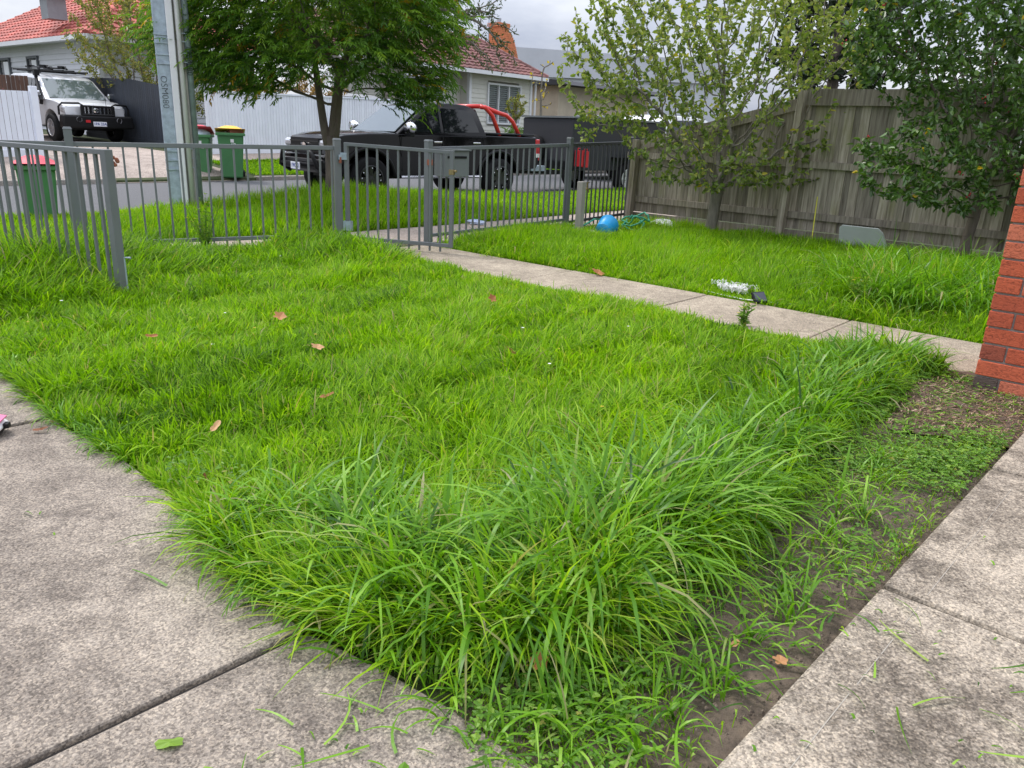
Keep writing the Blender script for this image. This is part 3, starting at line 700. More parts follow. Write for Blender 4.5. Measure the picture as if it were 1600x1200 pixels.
b = MB(); b.box((c.x, c.y, .84), (.05, .05, .05), rz); b.tube([(c.x, c.y, .85), (c.x + .05, c.y - .02, .85)], .012, 8); b.build('latch', M_brass, g)
b = MB(); b.box((0, 0, .22), (.09, .05, .1), rz); b.build('hinge', M_galv, g)
b = MB(); b.box((-.02, -.01, .94), (.07, .05, .07), rz); b.build('hinge', M_galv, g)
g, d, c, rz = gate('driveway_gate', (-5.6, 7.03), (-2.81, 5.43), (1.03, 1.03), 'tall steel driveway gate leaf at the left, sunk in the long grass', .02, .06, .118, .06)
b = MB(); b.tube([(c.x + .035, c.y + .01, .02), (c.x + .035, c.y + .01, .3), (c.x + .085, c.y + .005, .3)], .008, 8); b.build('drop_bolt', M_galv, g)
b = MB()
for k in range(5): b.lathe([(0, -.01), (.013, -.006), (.013, .006), (0, .01)], 8, Matrix.Translation((c.x + .05 + random.uniform(-.02, .02), c.y + .02, .93 + .012 * k)))
b.build('padlock_chain', M_rust, g)
# letterbox on the fence
lb = empty('letterbox', (-.81, 9.0, .74), rad(41), label='grey metal letterbox hung on the picket fence beside the gate post', cat='letterbox')
b = MB(); b.box((.04, 0, .15), (.34, .2, .28)); b.build('box_body', M_steel, lb, bevel=.006)
b = MB(); b.prism([(-.145, -.12), (.225, -.12), (.225, .11), (-.145, .11)], .29, .305); b.build('lid', M_steel, lb)
b = MB(); b.box((.04, -.103, .22), (.26, .008, .025)); b.build('slot', M_blackpl, lb)

# ------------------------------------------------------------------ grey timber paling fence (side boundary)
FD = Vector((AX[0], AX[1], 0)); FN = Vector((-BX[0], -BX[1], 0))   # along the fence, towards the camera side
F0 = Vector((1.72, 12.24, 0))
pf = empty('paling_fence', F0, label='weathered grey timber paling fence with posts and rails behind the shrubs', cat='fence')
def fp(a, c, z): return FD * a + FN * c + Vector((0, 0, z))
frz = math.atan2(FD.y, FD.x)
def ftop(a): return 1.2 + .62 * max(0, a) / 2.45 if a < 2.47 else 1.92
b = MB(); a = 0.
while a < 8.6:
    wd = random.uniform(.094, .104); h = ftop(a) + random.uniform(-.012, .012)
    M = Matrix.Translation(fp(a + wd / 2, random.uniform(-.003, .003) - (.009 if int(a * 10) % 2 else 0), 0)) @ Matrix.Rotation(frz + random.gauss(0, .02), 4, 'Z') @ Matrix.Rotation(random.gauss(0, .006), 4, 'Y')
    b.box((0, 0, (h + .17) / 2), (wd + .012, .016, h - .17), M=M); a += wd - random.uniform(.0, .006)
b.build('palings', M_paling, pf)
b = MB(); a = -.1
while a < 8.6:
    b.bar(fp(a, .02, .08), fp(a + 2.4, .02, .08), .02, .16); a += 2.41
b.build('plinth_board', M_paling, pf)
for z, wd in ((.36, .05), (1.0, .05)):
    b = MB(); a = -.1
    while a < 8.6:
        b.bar(fp(a, .04, z + random.uniform(-.01, .01)), fp(a + 2.395, .04, z + random.uniform(-.01, .01)), .045, .085); a += 2.4
    b.build('rail', M_paling, pf)
b = MB(); b.bar(fp(-.05, .045, 1.1), fp(2.4, .045, 1.73), .03, .14); b.bar(fp(2.52, .045, 1.82), fp(8.6, .045, 1.82), .03, .19); b.build('rail', M_paling, pf)
for a_, dz in ((.05, 1.22), (2.45, 1.9), (5.1, 1.86), (7.6, 1.86)):
    b = MB(); b.box((0, 0, (dz - .05) / 2), (.085, .1, dz + .05), M=Matrix.Translation(fp(a_, .12, 0)) @ Matrix.Rotation(frz, 4, 'Z') @ Matrix.Rotation(rad(1.5), 4, 'Y')); b.build('post', M_paling, pf)

# ------------------------------------------------------------------ brick pier
pc = Vector((2.54, 4.10, 0)); pier = empty('brick_pier', pc, label='red brick pier of the house wall at the right edge', cat='wall')
ax3 = Vector((AX[0], AX[1], 0)); bx3 = Vector((BX[0], BX[1], 0)); prz = math.atan2(ax3.y, ax3.x)
bk = MB(); ch = .0915; PWA, PWB = 1.31, .83
for cI in range(36):
    z = -.10 + cI * ch + ch / 2
    for face, (dir_, nor, off, LEN) in enumerate(((ax3, -bx3, 0, PWA), (bx3, -ax3, 0, PWB))):
        s_ = -.125 if (cI + face) % 2 else 0.
        while s_ < LEN - .01:
            a0 = max(0, s_); a1 = min(LEN, s_ + .24); s_ += .25
            if a1 - a0 < .02: continue
            if face == 1 and a0 < .001: a0 = .104
            r_ = .05 if (cI == 1 and face == 0 and a0 < .01) else random.uniform(.2, 1)
            if cI == 3 and face == 0 and a0 < .01: r_ = .18
            p = dir_ * ((a0 + a1) / 2) - nor * .05 + nor * random.uniform(-.002, .002)
            bk.box((p.x, p.y, z), (a1 - a0, .104, ch - .011), math.atan2(dir_.y, dir_.x) + random.gauss(0, .004), rnd=r_)
bk.build('brickwork', M_brick, pier, bevel=.004)
b = MB(); m_ = ax3 * (PWA / 2) + bx3 * (PWB / 2); b.box((m_.x, m_.y, 1.5), (PWA - .02, PWB - .02, 3.36), prz); b.build('mortar', M_mortar, pier)

# ------------------------------------------------------------------ power pole
pp = empty('power_pole', (-4.66, 11.0, gzf(*un(-4.66, 11.0)) - .05), rad(22), label='galvanised and concrete power pole with two white conduits on the verge', cat='power pole')
b = MB(); b.add(*(lambda V: (V, [(0, 3, 2, 1), (4, 5, 6, 7), (0, 1, 5, 4), (1, 2, 6, 5), (2, 3, 7, 6), (3, 0, 4, 7)]))([(-.02, -.13, 0), (.17, -.13, 0), (.17, .13, 0), (-.02, .13, 0), (0, -.09, 9), (.12, -.09, 9), (.12, .09, 9), (0, .09, 9)])); b.build('concrete_core', M_polec, pp, bevel=.01)
b = MB(); b.box((-.11, -.02, 4.0), (.175, .27, 8.)); o1 = b.build('steel_channel', M_galv, pp, bevel=.02)
b = MB(); b.tube([(.195, -.06, 0), (.195, -.06, 8)], .045, 14); b.build('steel_pipe', M_galv, pp, smooth=True)
b = MB(); b.box((.005, -.175, 3.4), (.085, .05, 6.7)); b.build('conduit', M_pvc, pp, bevel=.012)
b = MB(); b.tube([(.1, -.165, 0), (.1, -.165, 6.8)], .031, 12); b.build('conduit', M_pvc, pp, smooth=True)
for z in (.62, .74, .86, 1.95, 2.06, 2.2, 2.3, 3.05, 3.2):
    b = MB(); b.box((-.1, -.166, z), (.2, .012, .022)); b.box((.13, -.145, z + .03), (.1, .012, .012)); b.build('strap', M_galv, pp)
text_mesh('stencil_writing', 'OSM080', .115, M_ink, pp, Matrix.Translation((-.13, -.159, 1.6)) @ Matrix.Rotation(rad(-90), 4, 'Y') @ Matrix.Rotation(rad(90), 4, 'X') @ Matrix.Rotation(0, 4, 'Z') @ Matrix.Rotation(rad(180), 4, 'Z'), .002, -.0025)
text_mesh('stencil_writing', 'OSM080', .1, M_ink, pp, Matrix.Translation((.197, -.108, 2.0)) @ Matrix.Rotation(rad(-90), 4, 'Y') @ Matrix.Rotation(rad(90), 4, 'X') @ Matrix.Rotation(rad(180), 4, 'Z'), .002, -.002)
b = MB(); b.box((-.03, 0, 8.3), (2.2, .1, .12)); b.build('crossarm', M_timber, pp)

# ------------------------------------------------------------------ wheelie bins
def bin_(loc, rz, lidm, label, H=1.0, W=.55, ajar=0., extra=None):
    r = empty('wheelie_bin', loc, rz, label, 'bin', 'council wheelie bins put out at the kerb')
    b = MB(); w0, w1, d0, d1 = W * .74, W, W * .8, W * 1.12; z0, z1 = .05, H - .1
    vs = []
    for z, ww, dd in ((z0, w0, d0), (z1, w1 * .97, d1 * .97)):
        vs += [(-ww / 2, -dd / 2, z), (ww / 2, -dd / 2, z), (ww / 2, dd / 2, z), (-ww / 2, dd / 2, z)]
    b.add(vs, [(0, 3, 2, 1), (4, 5, 6, 7), (0, 1, 5, 4), (1, 2, 6, 5), (2, 3, 7, 6), (3, 0, 4, 7)]); b.build('bin_body', M_binbody, r, bevel=.03)
    b = MB(); b.box((0, 0, z1 + .005), (w1 + .05, d1 + .05, .06)); b.build('rim', M_binbody, r, bevel=.012)
    b = MB(); b.tube([(-w1 * .4, d1 / 2 + .08, z1 + .0), (w1 * .4, d1 / 2 + .08, z1 + .0)], .017, 8)
    for s in (-1, 1): b.box((s * w1 * .36, d1 / 2 + .05, z1), (.03, .07, .05))
    b.build('handle', M_binbody, r)
    lid = MB(); n = 8; vs = []; fs = []
    for i in range(n + 1):
        y = -d1 / 2 - .04 + (d1 + .1) * i / n
        for j in range(n + 1):
            x = (-.5 + j / n) * (w1 + .06); ed = min(1, 3.2 * min(i, n - i) / n) * min(1, 3.2 * min(j, n - j) / n)
            vs.append((x, y, .015 + .085 * ed))
    for i in range(n):
        for j in range(n): fs.append((i * (n + 1) + j, i * (n + 1) + j + 1, (i + 1) * (n + 1) + j + 1, (i + 1) * (n + 1) + j))
    k = len(vs); vs += [(x, y, 0) for x, y in ((-w1 / 2 - .03, -d1 / 2 - .04), (w1 / 2 + .03, -d1 / 2 - .04), (w1 / 2 + .03, d1 / 2 + .06), (-w1 / 2 - .03, d1 / 2 + .06))]; fs.append((k, k + 3, k + 2, k + 1))
    piv = Vector((0, d1 / 2 + .05, z1 + .035))
    M = Matrix.Translation(piv) @ Matrix.Rotation(-ajar, 4, 'X') @ Matrix.Translation((0, -piv.y, 0))
    lid.add([M @ Vector(v) for v in vs], fs); lid.build('lid', lidm, r, smooth=True)
    for s in (-1, 1):
        b = MB(); M2 = Matrix.Translation((s * (w0 / 2 + .03), d0 / 2 + .02, .1)) @ Matrix.Rotation(rad(90), 4, 'Z')
        b.lathe([(0, -.025), (.07, -.025), (.1, -.02), (.1, .02), (.07, .025), (0, .025)], 18, M2); b.build('wheel', M_rubber, r, smooth=True)
    if extra: extra(r, w1, d1, z1)
    return r
def front_marks(r, w1, d1, z1, top, num):
    M = Matrix.Translation((.05, -d1 * .462, z1 - .22)) @ Matrix.Rotation(rad(84), 4, 'X')
    text_mesh('bin_number', num, .11, M_white, r, M, .003, .003)
    b = MB(); b.box((-.02 + .05, -d1 * .472, z1 - .13), (.07, .006, .07), 0); b.build('emblem', M_white, r)
    b = MB(); b.lathe([(0, -.004), (.035, -.004), (.035, .004), (0, .004)], 14, Matrix.Translation((-w1 * .46, -d1 * .2, z1 - .12)) @ Matrix.Rotation(rad(90), 4, 'Z')); b.build('sticker', M_white, r)
def redbag(r, w1, d1, z1):
    front_marks(r, w1, d1, z1, '', '12')
    b = MB(); vs = []; fs = []; n, k = 14, 7
    for i in range(k + 1):
        ph = i / k * PI / 2
        for j in range(n):
            a = 2 * PI * j / n; rr = math.cos(ph) * (1 + .06 * math.sin(3 * a + i))
            vs.append((w1 * .46 * rr * math.cos(a), d1 * .46 * rr * math.sin(a) - .02, z1 + .01 + .17 * math.sin(ph)))
    for i in range(k):
        for j in range(n): fs.append((i * n + j, i * n + (j + 1) % n, (i + 1) * n + (j + 1) % n, (i + 1) * n + j))
    b.add(vs, fs); o = b.build('rubbish_bag', mat('pale_blue_bag', (.42, .52, .58), .35, .15, 9, .4), r, smooth=True)
def yelbox(r, w1, d1, z1):
    front_marks(r, w1, d1, z1, '', '12')
    b = MB(); b.box((.1, -.08, z1 + .07), (w1 * .5, d1 * .6, .07), .2); b.build('cardboard', mat('brown_cardboard', (.3, .1, .06), .8), r)
face = math.atan2(-.64, -.768) + PI / 2      # unused angle kept simple: bins face the camera
bin_((-5.78, 9.5, -.16), rad(30), M_binred, 'green wheelie bin with red lid on the near roadside, behind the driveway gate', .89, .42, 0)
bin_((-7.08, 17.75, -.0), rad(14), M_binred, 'green wheelie bin whose red lid is propped open by a pale bag', 1.0, .5, rad(14), redbag)
bin_((-6.4, 17.75, -.0), rad(20), M_binyel, 'green wheelie bin with ajar yellow lid over brown cardboard', 1.06, .56, rad(6), yelbox)

# ------------------------------------------------------------------ white and dark fences across the road
def plank_fence(name, u0, u1, n, h, m, label, cap=True, post=None, pitch=.1, dirn='u', gap=.012, topf=None, zoff=0.):
    r = empty(name, S(u0, n, 0), label=label, cat='fence'); b = MB(); t = 0.; LEN = abs(u1 - u0); base = r.location
    pt = (lambda t: S(u0 + t * (1 if u1 > u0 else -1), n)) if dirn == 'u' else (lambda t: S(n, u0 + t))
    if dirn != 'u': r.location = pt(0); base = r.location
    ang = STREET if dirn == 'u' else STREET + PI / 2
    while t < LEN:
        p = pt(t + pitch / 2); z = float(gz(p.x, p.y)) + zoff; hh = h if topf is None else topf(t)
        b.box((p.x - base.x, p.y - base.y, z + hh / 2 + .02), (pitch - gap, .02, hh - .04), ang); t += pitch
    b.build('palings', m, r)
    if cap:
        b = MB(); t = 0.
        while t < LEN:
            p, q_ = pt(t), pt(min(t + 2, LEN)); b.bar((p.x - base.x, p.y - base.y, float(gz(p.x, p.y)) + zoff + h + .01), (q_.x - base.x, q_.y - base.y, float(gz(q_.x, q_.y)) + zoff + h + .01), .07, .04); t += 2
        b.build('cap_rail', m, r)
    b = MB(); t = 0.
    while t < LEN:
        p, q_ = pt(t), pt(min(t + 2, LEN)); b.bar((p.x - base.x, p.y - base.y, float(gz(p.x, p.y)) + zoff + .08), (q_.x - base.x, q_.y - base.y, float(gz(q_.x, q_.y)) + zoff + .08), .06, .14); t += 2
    b.build('plinth', m, r)
    if post is not None:
        p = pt(post); b = MB(); b.box((p.x - base.x, p.y - base.y, float(gz(p.x, p.y)) + zoff + (h + .1) / 2), (.13, .13, h + .1), ang); b.build('post', m, r, bevel=.01)
    return r
plank_fence('white_fence', .32, -12, 12.0, 1.29, M_whitefence, 'low white plank fence left of the driveway with the silver four-wheel drive', False, 0., .1)
plank_fence('white_fence', 4.05, 12.1, 12.0, 1.45, M_whitefence, 'long white plank fence behind the wheelie bins and the street tree', True, None, .085)
plank_fence('dark_fence', 12.7, 19, 4.1, 1.7, M_darkfence, 'charcoal paling fence beside the silver four-wheel drive', False, None, .105, 'n', .006, lambda t: 1.36 + .3 * min(1, t / 3.2) ** .8)
plank_fence('brown_fence', -3.5, 2.2, 17.8, 1.62, M_brownwood, 'brown paling fence behind the silver four-wheel drive', False, None, .105)

# ------------------------------------------------------------------ vehicles
def arc(cx, cz, r, a0, a1, n=12): return [(cx + r * math.cos(rad(a0 + (a1 - a0) * i / n)), cz + r * math.sin(rad(a0 + (a1 - a0) * i / n))) for i in range(n + 1)]
def inset(pts, d):
    n = len(pts); out = []
    for i in range(n):
        p0, p1, p2 = (Vector(pts[(i + k - 1) % n]) for k in range(3))
        e1 = (p1 - p0).normalized(); e2 = (p2 - p1).normalized(); n1 = Vector((-e1.y, e1.x)); n2 = Vector((-e2.y, e2.x))
        m_ = (n1 + n2); m_ = m_ / max(.6, m_.length_squared / 2) / 1.0 * .5 if m_.length > .01 else n1
        out.append((p1.x + m_.x * d * 1., p1.y + m_.y * d * 1.))
    return out
def hull(outline, hw, yfun, slices, crown=0., top=9.):
    """outline (x,z) anticlockwise seen from the left side; rounded across the width"""
    A = sum(outline[i][0] * outline[(i + 1) % len(outline)][1] - outline[(i + 1) % len(outline)][0] * outline[i][1] for i in range(len(outline)))
    if A < 0: outline = outline[::-1]
    vs = []; fs = []; n = len(outline)
    ys = [-s for s, _ in slices] + [s for s, _ in slices[::-1]]; ins = [i for _, i in slices] + [i for _, i in slices[::-1]]
    for yf, d in zip(ys, ins):
        for (x, z), (xo, zo) in zip(inset(outline, d), outline):
            vs.append((x, yf * hw * yfun(xo, zo), z + crown * (1 - yf * yf) * (1 if zo > .75 else 0)))
    k = len(ys)
    for i in range(k - 1):
        for j in range(n): fs.append((i * n + j, (i + 1) * n + j, (i + 1) * n + (j + 1) % n, i * n + (j + 1) % n))
    fs.append(tuple(range(n))); fs.append(tuple((k - 1) * n + j for j in range(n))[::-1])
    b = MB(); b.add(vs, fs); return b
SL = [(1, .045), (.985, .016), (.95, .004), (.86, 0), (.6, 0), (.3, 0)]
def wheel(parent, x, y, R_, wd, rimm, spokes=6, side=1):
    M = Matrix.Translation((x, y, R_)) @ Matrix.Rotation(0 if side > 0 else PI, 4, 'Z')
    b = MB(); b.lathe([(R_ * .62, -wd / 2), (R_ * .9, -wd / 2), (R_ * .985, -wd * .36), (R_, -wd * .2), (R_, wd * .2), (R_ * .985, wd * .36), (R_ * .9, wd / 2), (R_ * .62, wd / 2 - .01)], 40, M); ty = b.build('wheel', M_rubber, parent, smooth=True)
    b = MB(); b.lathe([(0, wd * .1), (R_ * .6, wd * .1), (R_ * .62, wd * .2), (R_ * .64, wd / 2 - .005), (R_ * .59, wd / 2), (R_ * .56, wd * .3)], 32, M)
    for i in range(spokes):
        a = 2 * PI * i / spokes
        b.bar(M @ Vector((.05 * math.cos(a), wd * .36, .05 * math.sin(a))), M @ Vector((R_ * .58 * math.cos(a), wd * .4, R_ * .58 * math.sin(a))), R_ * .2, .03, up=M.to_3x3() @ Vector((0, 1, 0)))
    b.lathe([(0, wd * .44), (R_ * .16, wd * .43), (R_ * .2, wd * .3)], 16, M)
    if rimm is M_darkalloy:
        for i in range(12):
            a = 2 * PI * i / 12 + .1; b.lathe([(0, .012), (.013, .006), (.013, -.02)], 6, M @ Matrix.Translation((R_ * .5 * math.cos(a), wd * .44, R_ * .5 * math.sin(a))), 1)
    b.build('rim', [rimm, M_chrome], ty)
    return ty
def panel(parent, name, pts, m, th=.012, out=1):
    """a closed 3-D panel with thickness, extruded along its own normal"""
    P = [Vector(p) for p in pts]; c = sum(P, Vector()) / len(P); nrm = Vector()
    for i in range(len(P)): nrm += (P[i] - c).cross(P[(i + 1) % len(P)] - c)
    nrm.normalize(); nrm *= th * out
    b = MB(); k = len(P); b.add(P + [p + nrm for p in P], [tuple(range(k)), tuple(range(k, 2 * k))[::-1]] + [(i, k + i, k + (i + 1) % k, (i + 1) % k) for i in range(k)])
    return fix_normals(b.build(name, m, parent))
def plate(parent, x, z, text, w_=.37, h_=.13, y=0):
    b = MB(); b.box((x, y, z), (.012, w_, h_)); p = b.build('number_plate', M_plate, parent, bevel=.003)
    M = Matrix.Translation((x + .0075, y, z)) @ Matrix.Rotation(rad(90), 4, 'Z') @ Matrix.Rotation(rad(90), 4, 'X')
    text_mesh('plate_lettering', text, .1, M_blueink, p, M, .001, .002); return p
# --- black lifted ute
def ute(loc, rz):
    hw = .93
    r = empty('parked_ute', loc, rz, 'black dual-cab ute with red sports bar parked behind the street tree', 'ute')
    low = [(-2.62, .62), (-2.68, .72), (-2.68, .98), (-2.66, 1.24), (-2.6, 1.29), (-1.18, 1.29), (-1.12, 1.27), (1.0, 1.27), (1.15, 1.27), (1.7, 1.255), (2.2, 1.21), (2.42, 1.15), (2.5, 1.07), (2.56, .85), (2.62, .8), (2.64, .62), (2.5, .5), (2.28, .5)]
    low += arc(1.72, .42, .53, 12, 168, 12) + [(1.14, .46), (-.95, .46)] + arc(-1.5, .42, .53, 12, 168, 12) + [(-2.1, .56)]
    def yf(x, z):
        s = 1 - .018 * max(0, (.62 - z)) * 4
        if x > 1.2: s *= 1 - .13 * ((x - 1.2) / 1.45) ** 2.2
        if z > 1.05: s *= 1 - .12 * (z - 1.05)
        return s
    b = hull(low, hw, yf, SL, .035); autosmooth(fix_normals(b.build('body', M_black, r)), 28)
    cab = [(1.1, 1.24), (.32, 1.80), (.1, 1.86), (-.3, 1.89), (-.72, 1.87), (-.98, 1.80), (-1.2, 1.24)]
    cy = lambda x, z: (1 - .03) * (1 - .30 * max(0, z - 1.24))
    b = hull(cab, hw, cy, [(1, .05), (.985, .02), (.95, .006), (.8, 0), (.4, 0)], .03); cb = autosmooth(fix_normals(b.build('cab', M_black, r)), 30)
    for s in (-1, 1):
        Y = lambda x, z: s * (hw * cy(x, z) + .002)
        def side(name, pts, m): panel(r, name, [(x, Y(x, z), z) for x, z in pts], m, .01, 1)
        for nm, pts in (('side_window', [(.88, 1.31), (.28, 1.74), (.02, 1.78), (.02, 1.31)]), ('side_window', [(-.06, 1.31), (-.06, 1.78), (-.62, 1.77), (-.84, 1.69), (-.98, 1.34)])):
            P = [(x, Y(x, z), z) for x, z in pts]
            o = MB(); k = len(P); off = Vector((0, s * .008, .002)); V = [Vector(p) for p in P]
            o.add(V + [v + off for v in V], [tuple(range(k)), tuple(range(k, 2 * k))] + [(i, (i + 1) % k, k + (i + 1) % k, k + i) for i in range(k)]); fix_normals(o.build(nm, M_glass, r))
        # wheel-arch flares
        for cx in (1.72, -1.5):
            b = MB(); pts = [(x, s * (hw * yf(x, z) + .01), z) for x, z in arc(cx, .42, .56, 5, 175, 16)]; b.tube(pts, .035, 8); b.build('arch_flare', M_blackpl, r, smooth=True)
        b = MB(); b.box((.1, s * (hw + .06), .47), (2.0, .17, .045)); b.tube([(1.1, s * (hw + .145), .46), (-.9, s * (hw + .145), .46)], .028, 10, 1); b.build('side_step', [M_blackpl, M_chrome], r)
        b = MB(); vs = []; M = Matrix.Translation((.86, s * (hw + .13), 1.36)); 
        for k in range(3):
            for j in range(10):
                a = 2 * PI * j / 10; rr = (.75, 1.05, .9)[k]; vs.append(M @ Vector(((-.07, .0, .08)[k], .135 * rr * math.cos(a), .11 * rr * math.sin(a) + .02)))
        b.add(vs, [(i * 10 + j, i * 10 + (j + 1) % 10, (i + 1) * 10 + (j + 1) % 10, (i + 1) * 10 + j) for i in range(2) for j in range(10)] + [tuple(range(10)), tuple(range(20, 30))]); mi = fix_normals(b.build('door_mirror', M_chrome, r, smooth=True))
        b = MB(); b.box((.86, s * (hw + .08), 1.255), (.1, .2, .07)); b.build('mirror_foot', M_blackpl, mi, bevel=.01)
        for hx in (.12, -.88):
            b = MB(); b.box((hx, s * (hw * .985 + .012), 1.13), (.2, .03, .035)); b.build('door_handle', M_chrome, r, bevel=.01)
        for hx in (.98, -.02, -1.08):   # door shut lines
            b = MB(); b.bar((hx, s * (hw * .999 + .004), .56), (hx, s * (hw * .985 - .012), 1.24), .008, .014); b.build('shut_line', M_blackpl, r)
        b = MB(); b.box((2.42, s * .69, 1.03), (.3, .36, .15)); b.build('headlight', M_lamp, r, bevel=.05)
        b = MB(); b.box((-2.64, s * .84, 1.02), (.14, .16, .46)); b.box((-2.645, s * .842, .9), (.145, .164, .12), 0, 1); b.build('tail_light', [M_taillamp, M_white], r, bevel=.02)
        b = MB(); b.lathe([(0, -.02), (.06, -.015), (.06, .02)], 14, Matrix.Translation((2.64, s * .66, .7)) @ Matrix.Rotation(rad(-90), 4, 'Z')); b.build('fog_light', M_lamp, r)
        wheel(r, 1.72, s * (hw - .06), .415, .27, M_darkalloy, 8, s); wheel(r, -1.5, s * (hw - .06), .415, .27, M_darkalloy, 8, s)
        b = MB(); b.tube([(-1.1, s * .74, 1.86), (-1.22, s * .75, 1.85), (-1.42, s * .76, 1.7), (-1.62, s * .78, 1.3)], .045, 12); b.tube([(-1.2, s * .75, 1.86), (-1.6, s * .75, 1.76), (-1.82, s * .75, 1.72), (-2.0, s * .76, 1.6), (-2.2, s * .78, 1.3)], .045, 12)
        b.build('sports_bar', M_redbar, r, smooth=True)
    b = MB(); b.tube([(-1.14, -.74, 1.87), (-1.14, .74, 1.87)], .045, 12); b.build('sports_bar', M_redbar, r, smooth=True)
    panel(r, 'windscreen', [(1.06, -.78, 1.29), (1.06, .78, 1.29), (.36, .66, 1.795), (.36, -.66, 1.795)], M_screen, .016, -1 if False else 1)
    b = MB(); b.box((-1.9, 0, 1.335), (1.4, 1.66, .035)); b.build('tray_cover', M_canvas, r, bevel=.01)
    b = MB(); b.box((2.5, 0, .98), (.16, 1.12, .3))
    for z in (.89, .98, 1.07): b.box((2.585, 0, z), (.02, 1.14, .022), 0, 1)
    b.build('grille', [M_blackpl, M_darkalloy], r)
    b = MB(); b.lathe([(0, -.012), (.12, -.01), (.12, .01)], 20, Matrix.Translation((2.6, 0, .99)) @ Matrix.Rotation(rad(-90), 4, 'Z') @ Matrix.Scale(.5, 4, (0, 0, 1))); b.build('badge', M_chrome, r)
    b = MB(); b.box((2.58, 0, .66), (.22, 1.66, .2)); b.build('front_bumper', M_blackpl, r, bevel=.05)
    b = MB(); b.tube([(2.5, -.78, .5), (2.72, -.74, .62), (2.74, -.6, .86), (2.76, -.5, .9), (2.76, .5, .9), (2.74, .6, .86), (2.72, .74, .62), (2.5, .78, .5)], .04, 10); b.tube([(2.72, -.7, .66), (2.72, .7, .66)], .03, 10); b.build('nudge_bar', M_blackpl, r, smooth=True)
    plate(r, 2.78, .62, '1WX 2', y=.3 * 0)
    b = MB(); b.box((0, 0, .5), (4.2, 1.2, .2)); b.build('chassis', M_blackpl, r)
    b = MB(); b.tube([(1.02, -.5, 1.3), (.95, 0, 1.33)], .012, 6); b.tube([(1.02, .1, 1.31), (.94, .6, 1.34)], .012, 6); b.build('wiper', M_blackpl, r)
    return r
yaw = rad(42) + PI
_f = Vector((math.cos(yaw), math.sin(yaw), 0)); _l = Vector((-_f.y, _f.x, 0))
fw_ = Vector((-2.92, 15.3, 0)); uc = fw_ - _f * 1.72 - _l * .87
ute((uc.x, uc.y, -.13), yaw)

